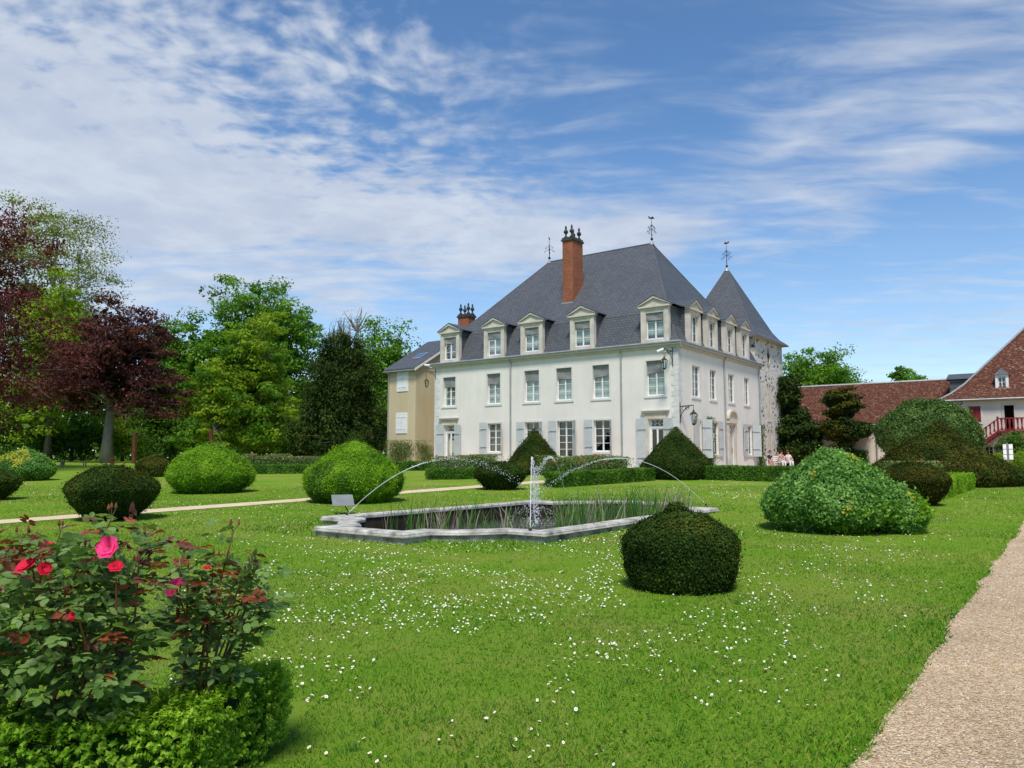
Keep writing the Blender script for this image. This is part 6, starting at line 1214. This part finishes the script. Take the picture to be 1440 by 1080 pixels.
# ------------------------------------------------------------------ lawn grass, daisies, pebbles
def in_pond(a, b):
    poly = offset_poly(POND, -.03); r = np.zeros(len(a), bool); n = len(poly)
    for i in range(n):
        (x0, y0), (x1, y1) = poly[i], poly[(i + 1) % n]
        if y0 == y1: continue
        c = ((y0 > b) != (y1 > b)) & (a < (x1 - x0) * (b - y0) / (y1 - y0) + x0); r ^= c
    return r
def mask_free(x, y):
    a = x * A2[0] + y * A2[1]; b = x * B2[0] + y * B2[1]; ok = ~in_pond(a, b)
    e = 1.03 + .006 * b + (fbm(np.stack([b * 1.3, b * 0, b * 0 + 3], -1), 3, 4) - .5) * 2 * EDGE_J; ok &= a > e - .03
    ok &= ~((a > 20.1 + .02 * np.maximum(0, b - 17)) & (a < 21.3 + .04 * np.maximum(0, b - 17)))
    fb = (a - 1.4) ; return ok, a, b
def grass():
    rng = np.random.default_rng(2); d0, d1, N = 3.0, 34., 310000
    u = rng.random(N); d = (d0 ** .25 + (d1 ** .25 - d0 ** .25) * u) ** 4.; x = rng.uniform(-.74, .74, N) * d; y = d
    ok, a, b = mask_free(x, y); hx = (x < -1.1 - .0) & (y < 5.2) & (y < 3.6 + (x + 1.4) * .2 + 1.6) & (x < -1.3); ok &= ~hx; x, y, a, b = x[ok], y[ok], a[ok], b[ok]; n = len(x); z = gz(y)
    pat = fbm(np.stack([x * .9, y * .9, x * 0], 1), 4, 4); edge = np.clip(1 - (a - 1.0) / .55, 0, 1); pond_edge = ((a > PA0 - .25) & (a < PA1 + .25) & (b > PB0 - .25) & (b < PB1 + .25))
    h = rng.uniform(.010, .026, n) * (.7 + .9 * pat) * np.clip(1 + (y - 8) * .02, 1, 1.5) * (1 + 1.1 * edge * rng.random(n) + 1.3 * pond_edge * rng.random(n)); w = rng.uniform(.0016, .0034, n) * np.clip(y / 6.5, .75, 3.2)
    th = rng.uniform(0, 2 * math.pi, n); sx, sy = np.cos(th) * w, np.sin(th) * w; lx, ly = rng.normal(0, .55, n) * h, rng.normal(0, .55, n) * h
    P0 = np.stack([x - sx, y - sy, z - .004], 1); P1 = np.stack([x + sx, y + sy, z - .004], 1); P2 = np.stack([x + lx * .4 + sx * .7, y + ly * .4 + sy * .7, z + h * .65], 1); P3 = np.stack([x + lx, y + ly, z + h], 1)
    V = np.stack([P0, P1, P2, P3], 1).reshape(-1, 3); me = bpy.data.meshes.new('grass'); me.vertices.add(4 * n); me.vertices.foreach_set('co', V.ravel()); me.loops.add(4 * n); me.polygons.add(n); me.loops.foreach_set('vertex_index', np.arange(4 * n, dtype=np.int32)); me.polygons.foreach_set('loop_start', np.arange(0, 4 * n, 4, dtype=np.int32))
    ti = np.clip(.45 + (fbm(np.stack([x * .4, y * .4, x * 0 + 5], 1), 8, 5) - .5) * 2.0 + rng.normal(0, .28, n), 0, 1); me.attributes.new('tint', 'FLOAT', 'POINT').data.foreach_set('value', np.repeat(ti, 4).astype(np.float32)); me.materials.append(MAT['grass_blade']); me.update(calc_edges=True)
    tag(link('grass', me), 'short mown green grass covering the garden lawn', 'grass', kind='stuff')
grass()
def clover():
    rng = np.random.default_rng(44); N = 9000; d = (3.2 ** .5 + (13 ** .5 - 3.2 ** .5) * rng.random(N)) ** 2; x = rng.uniform(-.7, .72, N) * d; y = d; ok, a, b = mask_free(x, y); ok &= ~((x < -1.1) & (y < 5.2)) & (fbm(np.stack([x * .8, y * .8, x * 0 + 2], 1), 33, 3) + .35 * np.clip(1.6 - np.abs(a - 1.6), 0, 1) * .5 > .56); x, y = x[ok], y[ok]
    C, AX, NR, T = [], [], [], []; n = len(x); th = rng.uniform(0, 6.28, n); h = rng.uniform(.015, .035, n); t0 = rng.uniform(.1, .8, n); s = rng.uniform(.010, .018, n)
    for k in range(3):
        dx = np.stack([np.cos(th + k * 2.09), np.sin(th + k * 2.09), np.full(n, .25)], 1); C.append(np.stack([x, y, gz(y) + h], 1) + dx * s[:, None] * .55); AX.append(dx); NR.append(unit(np.array([0, 0, 1.]) + rng.normal(0, .25, (n, 3)))); T.append(t0)
    L = np.tile(s, 3) * 1.1; tag(link('clover', leafmesh('clover', [(np.concatenate(C), np.concatenate(NR), np.concatenate(AX), L, L * .95, np.concatenate(T), 'grass_tall')])), 'patches of small leaved clover among the mown grass', 'clover', kind='stuff')
    N = 260; d = (3.3 ** .5 + (12 ** .5 - 3.3 ** .5) * rng.random(N)) ** 2; x = rng.uniform(-.5, .65, N) * d; y = d; ok, a, b = mask_free(x, y); ok &= ~((x < -1.0) & (y < 5.3)); V, F, T = [], [], []
    for px, py in zip(x[ok], y[ok]):                          # coarse tussocks the mower missed
        for q in range(rng.integers(8, 22)):
            hh = rng.uniform(.04, .10); t = rng.uniform(0, 6.28); l = rng.normal(0, .6, 2) * hh; sd = np.array([math.cos(t), math.sin(t), 0]) * rng.uniform(.002, .0045); o = np.array([px + rng.normal(0, .03), py + rng.normal(0, .03), gz(py) - .005]); m = o + np.array([l[0] * .4, l[1] * .4, hh * .65]); e = o + np.array([l[0], l[1], hh * .9]); k = len(V); V += [o - sd, o + sd, m + sd * .8, m - sd * .8, e]; F += [(k, k + 1, k + 2, k + 3), (k + 3, k + 2, k + 4)]; T += [rng.random()] * 5
    me = newmesh('tussocks', V, F, ['grass_tall'], uv=False); me.attributes.new('tint', 'FLOAT', 'POINT').data.foreach_set('value', np.array(T, np.float32)); tag(link('tussocks', me), 'coarse longer grass tufts standing above the mown lawn', 'grass', kind='stuff')
clover()
def daisies():
    rng = np.random.default_rng(12); pts = []
    cl = [(780, 880, 330, 90, 420), (640, 770, 190, 30, 800), (560, 850, 150, 40, 400), (760, 800, 110, 40, 560), (480, 800, 90, 30, 260), (470, 930, 110, 60, 36), (720, 890, 160, 40, 230), (860, 940, 170, 50, 60), (1110, 770, 90, 45, 380), (1170, 840, 110, 40, 190), (1240, 770, 60, 16, 150), (960, 690, 110, 8, 700), (1060, 690, 50, 8, 260), (300, 715, 130, 10, 380), (120, 690, 130, 10, 200), (640, 690, 120, 8, 200), (880, 1000, 260, 60, 24), (1000, 870, 120, 40, 120), (520, 1000, 120, 60, 12), (1230, 950, 70, 50, 16), (400, 860, 50, 50, 120), (620, 745, 160, 12, 300), (820, 790, 40, 40, 160), (1330, 705, 50, 12, 110), (480, 690, 100, 10, 130)]
    for (u, v, su, sv, n) in cl:
        n = int(n * 1.7); uu = rng.normal(u, su, n); vv = rng.normal(v, sv, n)
        for a_, b_ in zip(uu, vv):
            if b_ > 662 and b_ < 1090: pts.append(ground(a_, b_))
    P = np.array(pts); P[:, :2] += rng.normal(0, .03, (len(P), 2)); ok, a, b = mask_free(P[:, 0], P[:, 1]); ok &= (a > 1.35) & (b < 39) & ~((P[:, 0] < -1.1) & (P[:, 1] < 5)); nn = fbm(np.stack([P[:, 0] * 1.4, P[:, 1] * 1.4, P[:, 0] * 0], 1), 21, 3); ok &= nn > .46
    P = P[ok]; P[:, 2] = gz(P[:, 1]); P = P[np.argsort(P[:, 1])]
    def proto(seed):
        rg = np.random.default_rng(seed); m = MB(); r = .0115; hz = .0; n = 11
        for i in range(n):
            t0 = 2 * math.pi * i / n + rg.normal(0, .05); d = np.array([math.cos(t0), math.sin(t0), 0]); s = np.array([-d[1], d[0], 0]); q = r * rg.uniform(.85, 1.1); m.poly([d * .004, d * q * .75 - s * .0040 + [0, 0, .0022], d * q + [0, 0, .0015], d * q * .75 + s * .0040 + [0, 0, .0022]], 'daisy_white')
        m.lathe((0, 0, -.001), [(.0052, 0), (.0048, .003), (.002, .0048)], 'daisy_yellow', 6); m.tube([(0, 0, -.05), (.003, 0, -.02), (0, 0, 0)], .0012, 'reed_green', 3, False); return m
    def far_proto(seed):
        rg = np.random.default_rng(seed); m = MB(); r = .0112
        m.poly([(r * (1 if i % 2 else .8) * math.cos(i * math.pi / 4), r * (1 if i % 2 else .8) * math.sin(i * math.pi / 4), .002) for i in range(8)], 'daisy_white'); m.lathe((0, 0, .001), [(.0045, 0), (.003, .0032)], 'daisy_yellow', 4); return m
    prot = [proto(i) for i in range(4)]; meshes = [p.mesh('daisy') for p in prot]; V, F, M_ = [], [], []; farp = [far_proto(i) for i in range(4)]; base = [(np.array(p.v), p.f, p.m) for p in farp]; mats = farp[0].mats
    for i, p in enumerate(P):
        s = rng.uniform(.65, 1.2) * np.clip(1 + (p[1] - 8) * .02, 1, 1.45); hh = rng.uniform(.016, .036); rot = Matrix.Translation((p[0], p[1], p[2] + hh)) @ Matrix.Rotation(rng.normal(.1, .4), 4, 'X') @ Matrix.Rotation(rng.normal(0, .4), 4, 'Y') @ Matrix.Rotation(rng.random() * 6.3, 4, 'Z') @ Matrix.Scale(s, 4); k = i % 4
        if i < 300:
            o = link('daisy', meshes[k]); o.matrix_basis = rot; tag(o, 'white daisy with yellow centre growing singly in the mown lawn grass', 'daisy', 'daisies in the near lawn')
        else:
            v, f, m = base[k]; A = np.array(rot); j = len(V); w = v @ A[:3, :3].T + A[:3, 3]; V.extend(w.tolist()); F.extend([tuple(j + q for q in ff) for ff in f]); M_.extend(m)
    me = newmesh('daisies', V, F, mats, M_, uv=False); tag(link('daisies', me), 'white daisies scattered thickly over the farther lawn', 'daisies', kind='stuff')
daisies()
def pebbles():
    rng = np.random.default_rng(15); N = 26000; d = (3.2 ** .5 + (15 ** .5 - 3.2 ** .5) * rng.random(N)) ** 2; x = rng.uniform(.3, .72, N) * d; y = d; a = x * A2[0] + y * A2[1]; b = x * B2[0] + y * B2[1]
    e = 1.03 + .006 * b + (fbm(np.stack([b * 1.3, b * 0, b * 0 + 3], -1), 3, 4) - .5) * 2 * EDGE_J; ok = a < e + rng.normal(0, .03, N); x, y = x[ok], y[ok]; n = len(x); r = rng.uniform(.0035, .009, n) * np.clip(y / 6, 1, 1.8)
    o8 = np.array([(1, 0, 0), (0, 1, 0), (-1, 0, 0), (0, -1, 0), (0, 0, .62), (0, 0, -.62)], float); th = rng.uniform(0, 6.28, n); c, s = np.cos(th), np.sin(th); el = rng.uniform(.6, 1., n); V = o8[None] * r[:, None, None] * (1 + rng.normal(0, .12, (n, 6, 1))); V[:, :, 1] *= el[:, None]
    V = np.stack([V[:, :, 0] * c[:, None] - V[:, :, 1] * s[:, None] + x[:, None], V[:, :, 0] * s[:, None] + V[:, :, 1] * c[:, None] + y[:, None], V[:, :, 2] + (gz(y) + .016)[:, None]], 2).reshape(-1, 3)
    f8 = np.array([(0, 1, 4), (1, 2, 4), (2, 3, 4), (3, 0, 4)]); Fc = (f8[None] + (np.arange(n) * 6)[:, None, None]).reshape(-1, 3); me = bpy.data.meshes.new('pebbles'); me.vertices.add(len(V)); me.vertices.foreach_set('co', V.ravel()); me.loops.add(Fc.size); me.polygons.add(len(Fc)); me.loops.foreach_set('vertex_index', Fc.ravel().astype(np.int32)); me.polygons.foreach_set('loop_start', np.arange(0, Fc.size, 3, dtype=np.int32)); me.polygons.foreach_set('use_smooth', np.ones(len(Fc), bool)); me.attributes.new('tint', 'FLOAT', 'POINT').data.foreach_set('value', np.repeat(rng.random(n), 6).astype(np.float32)); me.materials.append(MAT['pebble']); me.update(calc_edges=True)
    tag(link('pebbles', me), 'loose pale pebbles strewn over the gravel path', 'gravel', kind='stuff')
material('pebble', lambda g: bsdf(g, g.ramp(g.n('ShaderNodeAttribute', attribute_name='tint').outputs['Fac'], [(0., (.24, .17, .115)), (.4, (.42, .32, .22)), (.75, (.54, .45, .34)), (1., (.66, .60, .52))]), .85))
pebbles()
for o in bpy.data.objects:
    if '_o' in o: del o['_o']
import OpenImageIO as oiio,sys,numpy as np
im=oiio.ImageBuf('/workdir/render_main.png').get_pixels(oiio.UINT8)
s=im.shape[1]/1440
for n,(x,y,r) in dict(facA=(660,600,8),facB=(1045,620,4),grass=(700,900,40),grassfar=(560,690,10),gravel=(1380,980,30),skyblue=(760,150,20),cloud=(200,250,20),roofA=(760,430,8),roofB=(960,400,6),T1=(955,800,20),T2=(500,650,15),T11=(1160,690,15),hedge=(200,1040,30),tree=(370,450,20),ochre=(565,580,5),skyhor=(1300,480,10)).items():
    p=im[int((y-r)*s):int((y+r)*s)+1,int((x-r)*s):int((x+r)*s)+1,:3].reshape(-1,3);print(n,p.mean(0).round())
